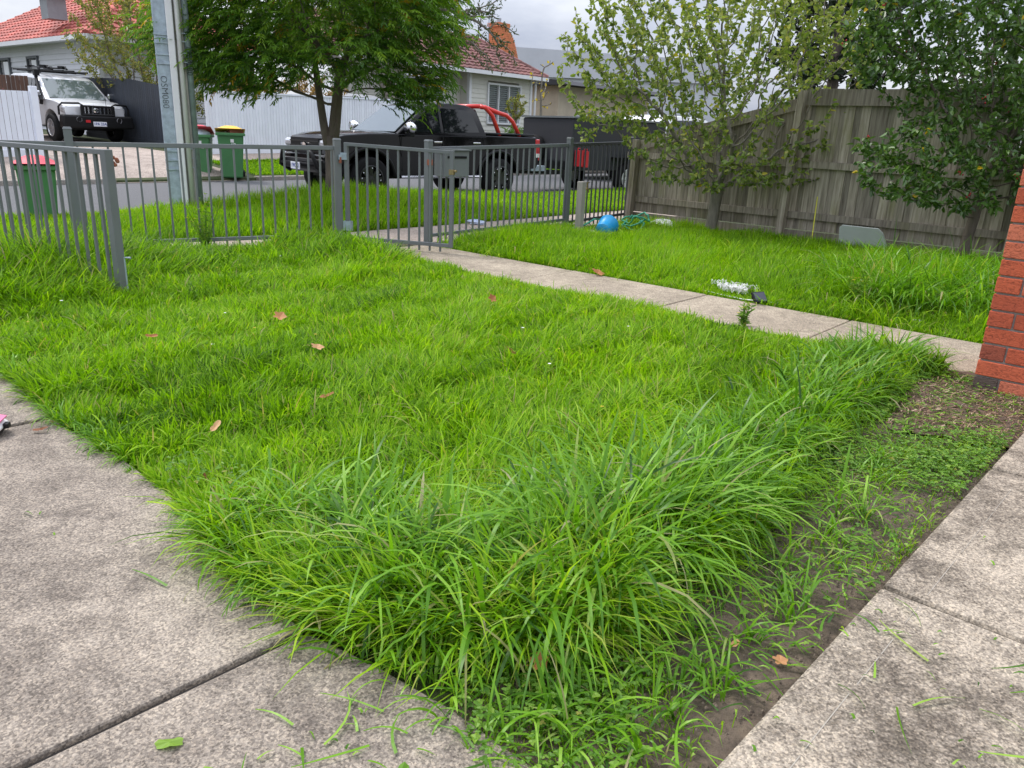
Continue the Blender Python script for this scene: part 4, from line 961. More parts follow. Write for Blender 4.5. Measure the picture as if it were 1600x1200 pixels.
# --- silver four-wheel drive
def wagon(loc, rot, paint, label, cat='car', name='parked_wagon', full=True):
    hw = .94; r = empty(name, loc, 0, label, cat, rot=rot)
    low = [(-2.3, .5), (-2.4, .7), (-2.42, 1.0), (-2.36, 1.2), (-1., 1.2), (.9, 1.19), (1.15, 1.18), (1.75, 1.14), (2.15, 1.05), (2.25, .98), (2.3, .75), (2.26, .5), (2.0, .47)]
    low += arc(1.45, .39, .49, 10, 170, 12) + [(.9, .42), (-.85, .42)] + arc(-1.34, .39, .49, 10, 170, 12) + [(-1.9, .48)]
    def yf(x, z):
        s = 1.
        if x > 1.1: s *= 1 - .13 * ((x - 1.1) / 1.2) ** 2.2
        if x < -1.6: s *= 1 - .06 * ((-x - 1.6) / .8) ** 2
        if z > 1.: s *= 1 - .1 * (z - 1.)
        return s
    autosmooth(fix_normals(hull(low, hw, yf, SL, .04).build('body', paint, r)), 28)
    cab = [(1.22, 1.16), (.45, 1.72), (.2, 1.8), (-.4, 1.85), (-1.5, 1.84), (-2.02, 1.76), (-2.18, 1.66), (-2.38, 1.16)]
    cy = lambda x, z: .975 * (1 - .26 * max(0, z - 1.16)) * (1 - (.05 if x < -2 else 0))
    autosmooth(fix_normals(hull(cab, hw, cy, [(1, .05), (.985, .02), (.95, .006), (.8, 0), (.4, 0)], .03).build('cabin', paint, r)), 30)
    for s in (-1, 1):
        Y = lambda x, z: s * (hw * cy(x, z) + .002)
        for pts in ([(1.0, 1.24), (.4, 1.68), (.12, 1.72), (.12, 1.24)], [(.04, 1.24), (.04, 1.72), (-.84, 1.75), (-.84, 1.24)], [(-.92, 1.24), (-.92, 1.75), (-1.7, 1.72), (-1.95, 1.6), (-2.0, 1.3)]):
            V = [Vector((x, Y(x, z), z)) for x, z in pts]; k = len(V); o = MB(); off = Vector((0, s * .008, .002))
            o.add(V + [v + off for v in V], [tuple(range(k)), tuple(range(k, 2 * k))] + [(i, (i + 1) % k, k + (i + 1) % k, k + i) for i in range(k)]); fix_normals(o.build('side_window', M_glass, r))
        b = MB(); b.box((.95, s * (hw + .1), 1.3), (.12, .2, .18)); b.build('door_mirror', M_chrome if full else paint, r, bevel=.045)
        b = MB(); b.box((-2.36, s * .8, 1.2), (.1, .16, .34)); b.build('tail_light', M_taillamp, r, bevel=.03)
        b = MB(); b.box((2.1, s * .68, .92), (.3, .38, .2)); b.build('headlight', M_lamp, r, bevel=.06)
        for cx in (1.45, -1.34): wheel(r, cx, s * (hw - .1), .385, .25, M_alloy, 6, s)
    panel(r, 'windscreen', [(1.2, -.8, 1.2), (1.2, .8, 1.2), (.49, .7, 1.715), (.49, -.7, 1.715)], M_screen, .014, 1)
    b = MB(); b.box((0, 0, .45), (3.9, 1.2, .2)); b.build('chassis', M_blackpl, r)
    if not full: return r
    b = MB(); b.box((2.28, 0, .9), (.1, .8, .26)); 
    for k in range(7): b.box((2.335, -.33 + .11 * k, .9), (.02, .035, .24), 0, 1)
    b.build('grille', [M_blackpl, M_chrome], r)
    b = MB(); b.lathe([(.05, -.01), (.09, 0), (.05, .01)], 18, Matrix.Translation((2.352, 0, .92)) @ Matrix.Rotation(rad(-90), 4, 'Z')); b.build('badge', M_chrome, r)
    b = MB(); b.prism([(-.99, .42), (.99, .42), (1.0, .58), (.97, .78), (-.97, .78), (-1.0, .58)], 2.18, 2.48, Matrix(((0, 0, 1, 0), (1, 0, 0, 0), (0, 1, 0, 0), (0, 0, 0, 1)))); fix_normals(b.build('bull_bar', M_blackpl, r, bevel=.05))
    b = MB()
    for s in (-1, 1): b.tube([(2.42, s * .42, .76), (2.42, s * .42, 1.06), (2.4, s * .5, 1.1), (2.25, s * .9, 1.08), (2.2, s * .97, .98), (2.2, s * .97, .76)], .028, 8); b.box((2.43, s * .42, .9), (.05, .1, .3))
    b.tube([(2.42, -.44, 1.03), (2.42, .44, 1.03)], .026, 8); b.tube([(2.44, -.44, .8), (2.44, .44, .8)], .03, 8); b.build('bull_bar_hoop', M_blackpl, r, smooth=False)
    for s in (-1, 1):
        b = MB(); b.lathe([(0, -.02), (.07, -.015), (.07, .02)], 16, Matrix.Translation((2.49, s * .56, .66)) @ Matrix.Rotation(rad(-90), 4, 'Z')); b.build('driving_light', M_lamp, r)
    plate(r, 2.5, .55, '1PA 23A')
    b = MB(); b.box((2.49, -.32, .62), (.02, .12, .07)); b.build('winch_badge', M_redpl, r); 
    b = MB(); b.tube([(1.05, -.99, 1.02), (1.1, -.99, 1.12), (.98, -.97, 1.22), (.5, -.84, 1.72), (.46, -.83, 1.8)], .05, 10); b.box((.5, -.83, 1.86), (.13, .14, .15), 0, 0); b.build('snorkel', M_blackpl, r)
    b = MB(); b.tube([(2.3, .3, 1.0), (2.26, .3, 1.75)], .006, 5); b.build('aerial', M_blackpl, r)
    rk = MB()
    for x in (.1, -.6, -1.3): rk.bar((x, -.72, 1.93), (x, .72, 1.93), .05, .03)
    for s in (-1, 1): rk.bar((.35, s * .68, 1.96), (-1.7, s * .68, 1.96), .035, .05)
    for k in range(3): rk.bar((.3, -.3 + .3 * k, 1.98), (-1.5, -.3 + .3 * k, 1.98), .06, .035)
    rk.build('roof_rack', M_blackpl, r)
    rk = MB()
    for k in range(2):
        y = -.45 + .5 * k; rk.tube([(.45, y, 2.02), (.2, y + .05, 2.07), (-.1, y, 2.04), (-1.3, y, 2.05)], .03, 6); rk.box((.1, y, 2.06), (.2, .14, .09), .3); rk.box((-.9, y, 2.06), (.12, .2, .07), -.3)
    rk.build('bike_carrier', M_blackpl, r)
    b = MB(); b.tube([(1.12, -.45, 1.235), (1.05, .05, 1.27)], .012, 6); b.tube([(1.12, .15, 1.235), (1.05, .62, 1.27)], .012, 6); b.build('wiper', M_blackpl, r)
    return r
sy = math.atan2(-ND[1], -ND[0]); sl = .10
sp_ = S(3.1, 17.9); sz = gzf(3.1, 17.9) + .015
rotm = Matrix.Rotation(sy, 3, 'Z') @ Matrix.Rotation(math.atan(.025), 3, 'Y')
wagon((sp_.x, sp_.y, sz), rotm.to_euler(), M_silver, 'silver four-wheel drive with black bull bar and roof rack on the far driveway', 'four-wheel drive', 'parked_wagon').scale = (.9, .9, .9)
p = S(9.2, 14.3); lowc = wagon((p.x, p.y, gzf(9.2, 14.3)), (0, 0, STREET + PI), M_whitecar, 'white car whose roof shows over the white plank fence', 'car', 'parked_car', False); lowc.scale = (.9, .9, .83)
p = S(16.5, 8.3); wagon((p.x, p.y, .0), (0, 0, STREET), M_black, 'black car parked beyond the camper trailer', 'car', 'parked_car', False)
p = S(15.2, 5.4); wagon((p.x, p.y, 0.), (0, 0, STREET), M_whitecar, 'white car down the street glimpsed through the fruit tree', 'car', 'parked_car', False)

# --- black camper trailer behind the ute
tr = empty('camper_trailer', (0, 0, 0), label='black boxy camper trailer hitched behind the black ute', cat='trailer')
tl = uc - _f * 2.5 + _l * .1; tr.location = (tl.x, tl.y, -.11); tr.rotation_euler = (0, 0, yaw)
b = MB(); b.prism([(-4.6, .55), (-1.35, .55), (-1.2, .75), (-1.2, 1.72), (-4.6, 1.72)], -.88, .88, Matrix(((1, 0, 0, 0), (0, 0, 1, 0), (0, 1, 0, 0), (0, 0, 0, 1)))); fix_normals(b.build('trailer_body', M_canvas, tr, bevel=.03))
b = MB(); b.box((-2.9, 0, 1.745), (3.46, 1.82, .04)); b.build('lid_trim', M_steel, tr)
b = MB(); b.bar((-1.3, .5, .5), (.25, 0, .5), .07, .1); b.bar((-1.3, -.5, .5), (.25, 0, .5), .07, .1); b.build('drawbar', M_blackpl, tr)
b = MB(); b.box((-.55, 0, .58), (.5, .9, .12)); b.box((-.35, .15, .66), (.12, .18, .06), .3, 1); b.build('toolbox', [M_galv, M_redpl], tr, bevel=.01)
b = MB(); b.lathe([(0, -.1), (.36, -.1), (.38, 0), (.36, .1), (.25, .1)], 28, Matrix.Translation((-1.08, -.3, 1.0)) @ Matrix.Scale(.88, 4) @ Matrix.Rotation(rad(-90), 4, 'Z')); sw = b.build('spare_wheel', M_rubber, tr, smooth=True)
b = MB(); b.lathe([(.08, .1), (.14, .13), (.24, .12), (.25, .09)], 28, Matrix.Translation((-1.06, -.3, 1.0)) @ Matrix.Scale(.88, 4) @ Matrix.Rotation(rad(-90), 4, 'Z')); b.build('rim', M_white, sw, smooth=True)
for s in (-1, 1): wheel(tr, -3.1, s * .9, .37, .24, M_white, 6, s)
b = MB(); b.box((-3.1, .95, .86), (1.1, .18, .04)); b.build('mudguard', M_blackpl, tr)
for k, (x, z) in enumerate(((-1.32, .84), (-1.53, .82))):
    jc = MB(); jc.box((0, 0, 0), (.15, .14, .36)); jc.tube([(-.05, 0, .18), (-.05, 0, .225), (.05, 0, .225), (.05, 0, .18)], .014, 6); jc.box((.078, 0, 0), (.008, .09, .2))
    j = jc.build('jerry_can', M_redpl, None, bevel=.02); j.location = tr.location + Matrix.Rotation(yaw, 3, 'Z') @ Vector((x, .985, z)); j.rotation_euler = (0, 0, yaw)
    tag(j, ('red jerry can nearest the ute on the trailer side' if k == 0 else 'red jerry can strapped to the trailer side behind the first can'), 'jerry can', 'jerry cans on the trailer side')
bin_(tuple(S(11.2, 3.7, .08)), rad(20), M_binyel, 'green wheelie bin with yellow lid beyond the corner of the picket fence', 1.05, .58, 0)

# ------------------------------------------------------------------ houses
def boards(b, p0, p1, z0, z1, pitch=.16, holes=()):
    """overlapping weatherboards along p0->p1; holes = (t0, t1, z0, z1) openings in metres along"""
    p0 = Vector(p0); p1 = Vector(p1); ln = (p1 - p0).length; d = (p1 - p0) / ln; nrm = Vector((d.y, -d.x))
    z = z0
    while z < z1 - .02:
        zt = min(z1, z + pitch); cuts = [(0, ln)]
        for h0, h1, hz0, hz1 in holes:
            if zt > hz0 + .01 and z < hz1 - .01:
                nc = []
                for a, c in cuts:
                    if h0 > a: nc.append((a, min(c, h0)))
                    if h1 < c: nc.append((max(a, h1), c))
                cuts = [k for k in nc if k[1] - k[0] > .01]
        for a, c in cuts:
            A = p0 + d * a; C = p0 + d * c; o0 = nrm * .03; o1 = nrm * .006; bk_ = nrm * -.1
            b.add([(A.x + o0.x, A.y + o0.y, z), (C.x + o0.x, C.y + o0.y, z), (C.x + o1.x, C.y + o1.y, zt), (A.x + o1.x, A.y + o1.y, zt), (A.x + bk_.x, A.y + bk_.y, z), (C.x + bk_.x, C.y + bk_.y, z), (C.x + bk_.x, C.y + bk_.y, zt), (A.x + bk_.x, A.y + bk_.y, zt)],
                  [(0, 1, 2, 3), (0, 4, 5, 1), (5, 4, 7, 6), (1, 5, 6, 2), (4, 0, 3, 7), (3, 2, 6, 7)])
        z = zt
def roof_plane(b, e0, e1, r1, r0, courses=16):
    """stepped tile courses between eave e0-e1 and ridge r0-r1"""
    e0, e1, r0, r1 = map(Vector, (e0, e1, r0, r1)); nrm = (e1 - e0).cross(r0 - e0).normalized()
    if nrm.z < 0: nrm = -nrm
    for i in range(courses):
        t0, t1 = i / courses, (i + 1) / courses
        a, c = e0.lerp(r0, t0), e1.lerp(r1, t0); d_, f_ = e0.lerp(r0, t1), e1.lerp(r1, t1)
        k = max(1, int((c - a).length / .3))
        for j in range(k):
            s0, s1 = j / k, (j + 1) / k
            A, B_ = a.lerp(c, s0), a.lerp(c, s1); D_, C_ = d_.lerp(f_, s0), d_.lerp(f_, s1); mid = .5
            m0 = A.lerp(B_, .5); m1 = D_.lerp(C_, .5)
            b.add([A + nrm * .035, m0 + nrm * .07, B_ + nrm * .035, C_ + nrm * .005, m1 + nrm * .035, D_ + nrm * .005, A - nrm * .02, B_ - nrm * .02], [(0, 1, 4, 5), (1, 2, 3, 4), (6, 7, 2, 1, 0)])
def ridge_caps(b, a, c, r=.12):
    a = Vector(a); c = Vector(c); k = max(1, int((c - a).length / .4))
    for j in range(k):
        p, q_ = a.lerp(c, j / k), a.lerp(c, (j + 1.08) / k); b.tube([p, q_], [r, r * .88], 8)
def window(parent, c, d, wd, ht, label=None, panes=2, shutter=True, off=(0, 0)):
    """c centre, d horizontal direction"""
    d = Vector((d[0], d[1], 0)).normalized(); nrm = Vector((d.y, -d.x, 0)); c = Vector(c); rz = math.atan2(d.y, d.x)
    fr = MB(); T = .07
    for s in (-1, 1): p = c + d * s * (wd / 2 + T / 2) + nrm * .02; fr.box(p, (T, .14, ht + 2 * T), rz)
    for s in (-1, 1): p = c + Vector((0, 0, s * (ht / 2 + T / 2))) + nrm * .02; fr.box(p, (wd - .002, .135, T), rz)
    for k in range(1, panes): p = c + d * (wd * (k / panes - .5)) + nrm * .0; fr.box(p, (.055, .09, ht - .002), rz)
    w_ = fr.build('window', M_trim, parent)
    b = MB(); p = c - nrm * .06; b.box(p, (wd - .01, .012, ht - .01), rz); b.build('pane', M_glass, w_)
    if shutter:
        b = MB(); k = int(ht / .075)
        for i in range(k):
            z = -ht / 2 + (i + .5) * ht / k; p = c + Vector((0, 0, z)) - nrm * .035
            b.box((0, 0, 0), (wd - .06, .012, .06), M=Matrix.Translation(p) @ Matrix.Rotation(rz, 4, 'Z') @ Matrix.Rotation(rad(35), 4, 'X'))
        b.build('shutter_louvres', M_shutter, w_)
    return w_
def pS(u, n, z): v = S(u, n, z); return (v.x, v.y, v.z)
# --- left house: pale grey weatherboard, red tiled hip roof
h = empty('weatherboard_house', (UD[0] * .9, UD[1] * .9, -.12), label='pale grey weatherboard house with red tiled roof behind the silver four-wheel drive', cat='house')
zb, ze = .6, 3.5
b = MB()
WL = [(2.2, 3.2, 2.0, 3.15), (4.3, 5.2, 2.0, 3.15)]
boards(b, S(3.8, 31)[:2], S(3.8, 19)[:2], zb, ze, .16, [(12 - 8.05, 12 - 7.15, 1.95, 3.1), (12 - 5.4, 12 - 4.6, 1.95, 3.1)])
boards(b, S(3.8, 19)[:2], S(8.0, 19)[:2], zb, ze, .16)
boards(b, S(8.0, 19)[:2], S(8.0, 19.6)[:2], zb, ze, .16)
boards(b, S(8.0, 19.6)[:2], S(9.3, 19.6)[:2], zb, ze, .16, [(.2, 1.2, 1.3, 2.8)])
boards(b, S(9.3, 19.6)[:2], S(9.3, 31)[:2], zb, ze, .16); b.build('wall', M_board_cool, h)
for u, n in ((3.8, 19), (8.0, 19)):
    b = MB(); p = S(u, n); b.box((p.x, p.y, (zb + ze) / 2), (.13, .13, ze - zb), STREET); b.build('corner_board', M_trim, h)
ND2 = (-ND[0], -ND[1])
dk = mat('dark_window_frame', (.09, .1, .11), .6)
for n_, wd in ((26.6, .9), (24.0, .8)):
    c = S(3.8, n_, 2.52); wi = window(h, c, ND2, wd, 1.1, panes=2, shutter=False); wi.data.materials[0] = dk
    bb = MB(); p = c + Vector((-UD[0], -UD[1], 0)) * .06; dd = Vector((ND2[0], ND2[1], 0)); bb.box(p + dd * .15, (wd * .5, .03, 1.0), math.atan2(ND2[1], ND2[0])); bb.build('sash', M_trim, wi)
window(h, S(8.75, 19.6, 2.05), UD, 1.0, 1.5, panes=2)
b = MB(); E_ = [pS(3.3, 31.5, 3.56), pS(3.3, 18.5, 3.56), pS(9.3, 18.5, 3.56), pS(9.3, 31.5, 3.56)]; R1 = pS(6.3, 21.5, 5.35); R2 = pS(6.3, 29, 5.35)
b.v = []; roof = MB(); roof_plane(roof, E_[0], E_[1], R1, R2, 13); roof_plane(roof, E_[1], E_[2], R1, R1, 13); roof_plane(roof, E_[2], E_[3], R2, R1, 13); roof_plane(roof, E_[3], E_[0], R2, R2, 13)
for a, c in ((E_[1], R1), (E_[2], R1), (R1, R2)): ridge_caps(roof, a, c)
ro = roof.build('roof', M_tile_red, h)
b = MB()
for a, c in ((E_[0], E_[1]), (E_[1], E_[2]), (E_[2], E_[3])):
    a = Vector(a); c = Vector(c); b.bar(a - Vector((0, 0, .06)), c - Vector((0, 0, .06)), .13, .13)
b.build('gutter', M_trim, h)
b = MB(); cen = sum((Vector(x) for x in E_), Vector()) / 4
b.poly([tuple(Vector(x) - Vector((0, 0, .09))) for x in E_][::-1]); b.build('soffit', M_board_cool, h)
ac = empty('roof_cooler', S(4.6, 21.6, 4.25), STREET + PI / 2, 'grey evaporative cooler standing on the red tiled roof', 'cooler')
b = MB(); b.prism([(-.6, -.55), (.6, -.55), (.6, .55), (-.6, .55)], .45, .6); b.prism([(-.72, -.66), (.72, -.66), (.72, .66), (-.72, .66)], .6, 1.05); b.build('cooler_cabinet', mat('grey_cooler_plastic', (.16, .165, .18), .6), ac, bevel=.05)
b = MB(); b.box((0, 0, .1), (.55, .55, .7)); b.build('duct', mat('grey_duct', (.28, .29, .31), .5), ac)
# --- right house: cream weatherboard, brown tiles, orange brick chimney
h = empty('weatherboard_house', (-1.4, -.2, 0), label='cream weatherboard house with brown tiled roof and orange chimney behind the ute', cat='house')
zb, ze = .6, 3.42; b = MB()
cxr = S(19.85, 14.6)
boards(b, S(12, 15.1)[:2], S(18.0, 15.1)[:2], zb, ze, .17, [(3.1, 5.0, 1.7, 3.0)])
boards(b, S(18.0, 15.1)[:2], S(18.0, 14.6)[:2], zb, ze, .17)
boards(b, S(18.0, 14.6)[:2], S(21.7, 14.6)[:2], zb, ze, .17, [(1.05, 2.95, 1.6, 3.0)])
boards(b, S(21.7, 14.6)[:2], S(21.7, 24)[:2], zb, ze, .17); b.build('wall', M_board_cream, h)
window(h, S(20.0, 14.6, 2.3), UD, 1.9, 1.4, panes=3); window(h, S(16.05, 15.1, 2.35), UD, 1.9, 1.3, panes=3)
for u, n in ((18.0, 14.6), (21.7, 14.6)): b = MB(); p = S(u, n); b.box((p.x, p.y, (zb + ze) / 2), (.13, .13, ze - zb), STREET); b.build('corner_board', M_trim, h)
b = MB(); p = S(21.85, 14.45); b.tube([(p.x, p.y, .8), (p.x, p.y, 3.2), (p.x + .1, p.y - .1, 3.5)], .045, 8); b.build('downpipe', M_trim, h)
e0, e1 = pS(11.5, 14.1, 3.45), pS(22.2, 14.1, 3.45); e2 = pS(22.2, 18.9, 3.45); e3 = pS(11.5, 18.9, 3.45); r0, r1 = pS(11.5, 16.5, 4.85), pS(20.3, 16.5, 4.85)
roof = MB(); roof_plane(roof, e0, e1, r1, r0, 11); roof_plane(roof, e1, e2, r1, r1, 11); roof_plane(roof, e2, e3, r0, r1, 11)
for a, c in ((e1, r1), (r1, r0)): ridge_caps(roof, a, c)
ro = roof.build('roof', M_tile_brown, h)
b = MB(); b.bar(Vector(e0) - Vector((0, 0, .07)), Vector(e1) - Vector((0, 0, .07)), .13, .14); b.bar(Vector(e1) - Vector((0, 0, .07)), Vector(e2) - Vector((0, 0, .07)), .13, .14); b.build('gutter', M_trim, h)
ch_ = MB(); cp = S(22.0, 16.75); z = 1.2
def brick_course(mb, c, w_, d_, z, rz): mb.box((c.x, c.y, z + .04), (w_, d_, .078), rz)
k = 0
while z < 5.6:
    ex = .0 if z > 5.2 else (.0 if z < 4.0 else 0); wd = .62
    sh = 0.
    if z < 5.3: sh = min(.75, .75 * ((5.3 - z) / 1.2) ** .5)
    if z > 5.48: wd += .08
    p = cp + Vector((UD[0], UD[1], 0)) * (sh / 2); brick_course(ch_, p, wd + sh,   .6 if z <= 5.48 else .68, z, STREET); z += .084
chm = ch_.build('chimney', M_orangebrick, ro)
b = MB(); b.tube([(cp.x, cp.y, 5.55), (cp.x, cp.y, 5.85)], .1, 10); b.build('flue', M_galv, chm)
p = S(21.2, 16.6); b = MB(); b.tube([(p.x, p.y, 4.2), (p.x, p.y, 7.6)], .02, 6); b.bar((p.x - .5, p.y - .4, 7.3), (p.x + .5, p.y + .4, 7.3), .02, .02); b.build('aerial', M_galv, h)
# --- lean-to beyond it and the grey shed behind
h = empty('rear_unit', S(26, 16.5, 0), STREET, 'pale brick unit with dark gutter half hidden by the fruit tree', 'house')
b = MB(); b.box((2.5, 3, 1.9), (8, 5, 3.0)); b.build('wall', mat('beige_brick_wall', (.5, .43, .33), .85, .12, 2), h)
b = MB(); b.box((2.5, .4, 1.2), (1.1, .1, 2.0)); b.build('door', mat('terracotta_panel', (.45, .17, .09), .7), h)
b = MB(); b.prism([(-.4, 3.4), (.2, 3.62), (6, 3.9), (6, 3.4)], -2., 7, Matrix(((0, 0, 1, 0), (1, 0, 0, 0), (0, 1, 0, 0), (0, 0, 0, 1)))); fix_normals(b.build('roof', M_canvas, h))
sx_, sy_ = 5.2, 52.
h = empty('grey_shed', (sx_, sy_, 0), 0, 'large pale grey metal roofed building on the skyline', 'building')
b = MB(); b.box((0, 4, 2.4), (15, 8, 4.8)); b.build('wall', M_metalroof, h)
b = MB(); b.prism([(-7.6, 4.6), (7.6, 4.6), (7.6, 5.9), (-7.6, 6.3)], -.2, 8.4, Matrix(((1, 0, 0, 0), (0, 0, 1, 0), (0, 1, 0, 0), (0, 0, 0, 1)))); fix_normals(b.build('roof', M_metalroof, h))

# ------------------------------------------------------------------ trees grown by space colonisation
def colonize(att, trunk, step, di, dk, iters=160, jitter=.12, grav=0., maxn=6000, seed=0):
    rg = np.random.default_rng(seed); att = np.asarray(att, float)
    nodes = [np.array(p, float) for p in trunk]; par = [-1] + list(range(len(trunk) - 1))
    near = np.full(len(att), -1); nd = np.full(len(att), 1e9); alive = np.ones(len(att), bool); upto = 0
    for it in range(iters):
        A = np.array(nodes[upto:])
        if len(A):
            D = np.linalg.norm(att[:, None, :] - A[None], axis=2); j = D.argmin(1); dm = D[np.arange(len(att)), j]
            bt = dm < nd; nd[bt] = dm[bt]; near[bt] = j[bt] + upto
        upto = len(nodes); alive &= nd > dk
        act = alive & (nd < di)
        if not act.any():
            if not alive.any(): break
            act = alive & (nd <= nd[alive].min() + 1e-6)
        idx = near[act]; vec = att[act] - np.array(nodes)[idx]; vec /= np.linalg.norm(vec, axis=1)[:, None]
        U_, inv = np.unique(idx, return_inverse=True); acc = np.zeros((len(U_), 3)); np.add.at(acc, inv, vec)
        new = 0
        for k, u_ in enumerate(U_):
            v = acc[k] / (np.linalg.norm(acc[k]) + 1e-9) + rg.normal(0, jitter, 3) + np.array([0, 0, grav]); v /= np.linalg.norm(v)
            p = nodes[u_] + v * step
            nodes.append(p); par.append(int(u_)); new += 1
        if len(nodes) > maxn or not new: break
    nodes = np.array(nodes); par = np.array(par); n = len(nodes)
    tips = np.zeros(n); 
    ch = np.bincount(par[1:], minlength=n)
    wgt = np.where(ch == 0, 1., 0.)
    for i in range(n - 1, 0, -1): wgt[par[i]] += wgt[i]
    return nodes, par, wgt, ch
def wood(name, nodes, par, wgt, r0, rtip, m, parent, expo=.5, sides=6, minr=0):
    rr = np.maximum(rtip, r0 * (wgt / wgt[0]) ** expo)
    b = MB(); vs = []; fs = []
    for i in range(1, len(nodes)):
        p = par[i]; ra = min(rr[p], rr[i] * 1.25); rb = rr[i]
        if ra < minr: continue
        a = Vector(nodes[p]); c = Vector(nodes[i]); d = (c - a).normalized()
        ref = d.cross(Vector((0, 0, 1))) if abs(d.z) < .95 else d.cross(Vector((1, 0, 0))); ref.normalize(); o = d.cross(ref); n = sides if rb > .012 else 4
        base = len(vs)
        for q_, r_ in ((a, ra), (c, rb)):
            for j in range(n): t = 2 * PI * j / n; vs.append(q_ + (ref * math.cos(t) + o * math.sin(t)) * r_)
        for j in range(n): fs.append((base + j, base + (j + 1) % n, base + n + (j + 1) % n, base + n + j))
    b.add(vs, fs, rnd=.5); return b.build(name, m, parent, smooth=True)
def leaves(name, P, D, Nn, Ln, W, m, parent, rnd=None, fold=.25):
    """one folded pointed leaf per row: base P, direction D, up normal Nn"""
    n = len(P); D = D / np.linalg.norm(D, axis=1)[:, None]; S_ = np.cross(D, Nn); S_ /= np.linalg.norm(S_, axis=1)[:, None] + 1e-9; U_ = np.cross(S_, D)
    Ln = Ln[:, None]; W = W[:, None]; V = np.zeros((n, 6, 3))
    V[:, 0] = P; V[:, 1] = P + D * Ln * .3 + S_ * W * .5 + U_ * W * fold; V[:, 2] = P + D * Ln * .3 - S_ * W * .5 + U_ * W * fold
    V[:, 3] = P + D * Ln * .72 + S_ * W * .36 + U_ * W * fold * .5 - U_ * Ln * .04; V[:, 4] = P + D * Ln * .72 - S_ * W * .36 + U_ * W * fold * .5 - U_ * Ln * .04; V[:, 5] = P + D * Ln - U_ * Ln * .14
    # midrib bends through 0-5: two halves as quads
    t = np.array([0, 1, 3, 5, 0, 5, 4, 2]); loops = (t[None] + (np.arange(n) * 6)[:, None]).ravel(); starts = np.arange(n * 2) * 4
    rnd = rng.random(n) if rnd is None else rnd
    return np_mesh(name, V.reshape(-1, 3), loops, starts, np.repeat(rnd, 6), m, parent, smooth=False)
def unit(n, zb=0.):
    v = rng.normal(0, 1, (n, 3)); v[:, 2] += zb; return v / np.linalg.norm(v, axis=1)[:, None]
def ellip(n, c, r, shell=.0):
    v = unit(n); q_ = (shell + (1 - shell) * rng.random(n)) ** (1 / 3 if shell == 0 else .8); return np.array(c) + v * np.array(r) * q_[:, None]
def twig_leaves(nodes, par, ch, wgt, maxw, per, spread=.05):
    sel = np.where((wgt <= maxw) & (np.arange(len(nodes)) > 3))[0]; idx = np.repeat(sel, per); P0_ = nodes[par[idx]]; P1_ = nodes[idx]
    t = rng.random(len(idx))[:, None]; return P0_ + (P1_ - P0_) * t + rng.normal(0, spread * .2, (len(idx), 3)), (P1_ - P0_)

# --- fruit tree by the paling fence
def fruit_tree():
    c = np.array([2.62, 10.75, 0]); r = empty('fruit_tree', c, label='spreading fruit tree with pale olive leaves in front of the paling fence', cat='tree')
    A = np.concatenate([ellip(2000, (-.05, .0, 2.2), (1.95, 1.15, 1.45)), ellip(600, (.75, .05, 2.9), (1.2, .9, 1.0)), ellip(350, (-.8, -.1, 2.0), (1.1, .7, .9)), ellip(420, (.1, -.3, 1.0), (1.5, .6, .45)), ellip(120, (-1.5, -.1, 2.9), (.4, .5, .6)), ellip(420, (-1.6, -.1, 2.1), (.65, .6, .95))])
    A = A[(A[:, 2] > .5)]
    tr = [(0, 0, -.05), (0, 0, .12), (.01, .0, .28), (.02, 0, .45), (.03, -.01, .6)]
    nodes, par, wgt, ch = colonize(A, tr, .085, .6, .12, 170, .2, .04, 9000, 3)
    # extra stems from the base
    wood('trunk', nodes, par, wgt, .08, .0032, M_bark2, r, .55, 7)
    P, d0 = twig_leaves(nodes, par, ch, wgt, 8, 4); k = rng.random(len(P)) < .95; P, d0 = P[k], d0[k]; n = len(P)
    D = d0 / (np.linalg.norm(d0, axis=1)[:, None] + 1e-9) * .5 + unit(n) * .8; D[:, 2] -= .15
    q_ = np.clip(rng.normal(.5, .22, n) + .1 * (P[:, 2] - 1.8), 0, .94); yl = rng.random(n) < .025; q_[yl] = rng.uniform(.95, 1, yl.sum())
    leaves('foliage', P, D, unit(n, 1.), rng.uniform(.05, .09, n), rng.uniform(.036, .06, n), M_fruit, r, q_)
    print('fruit', len(nodes), n)
fruit_tree()
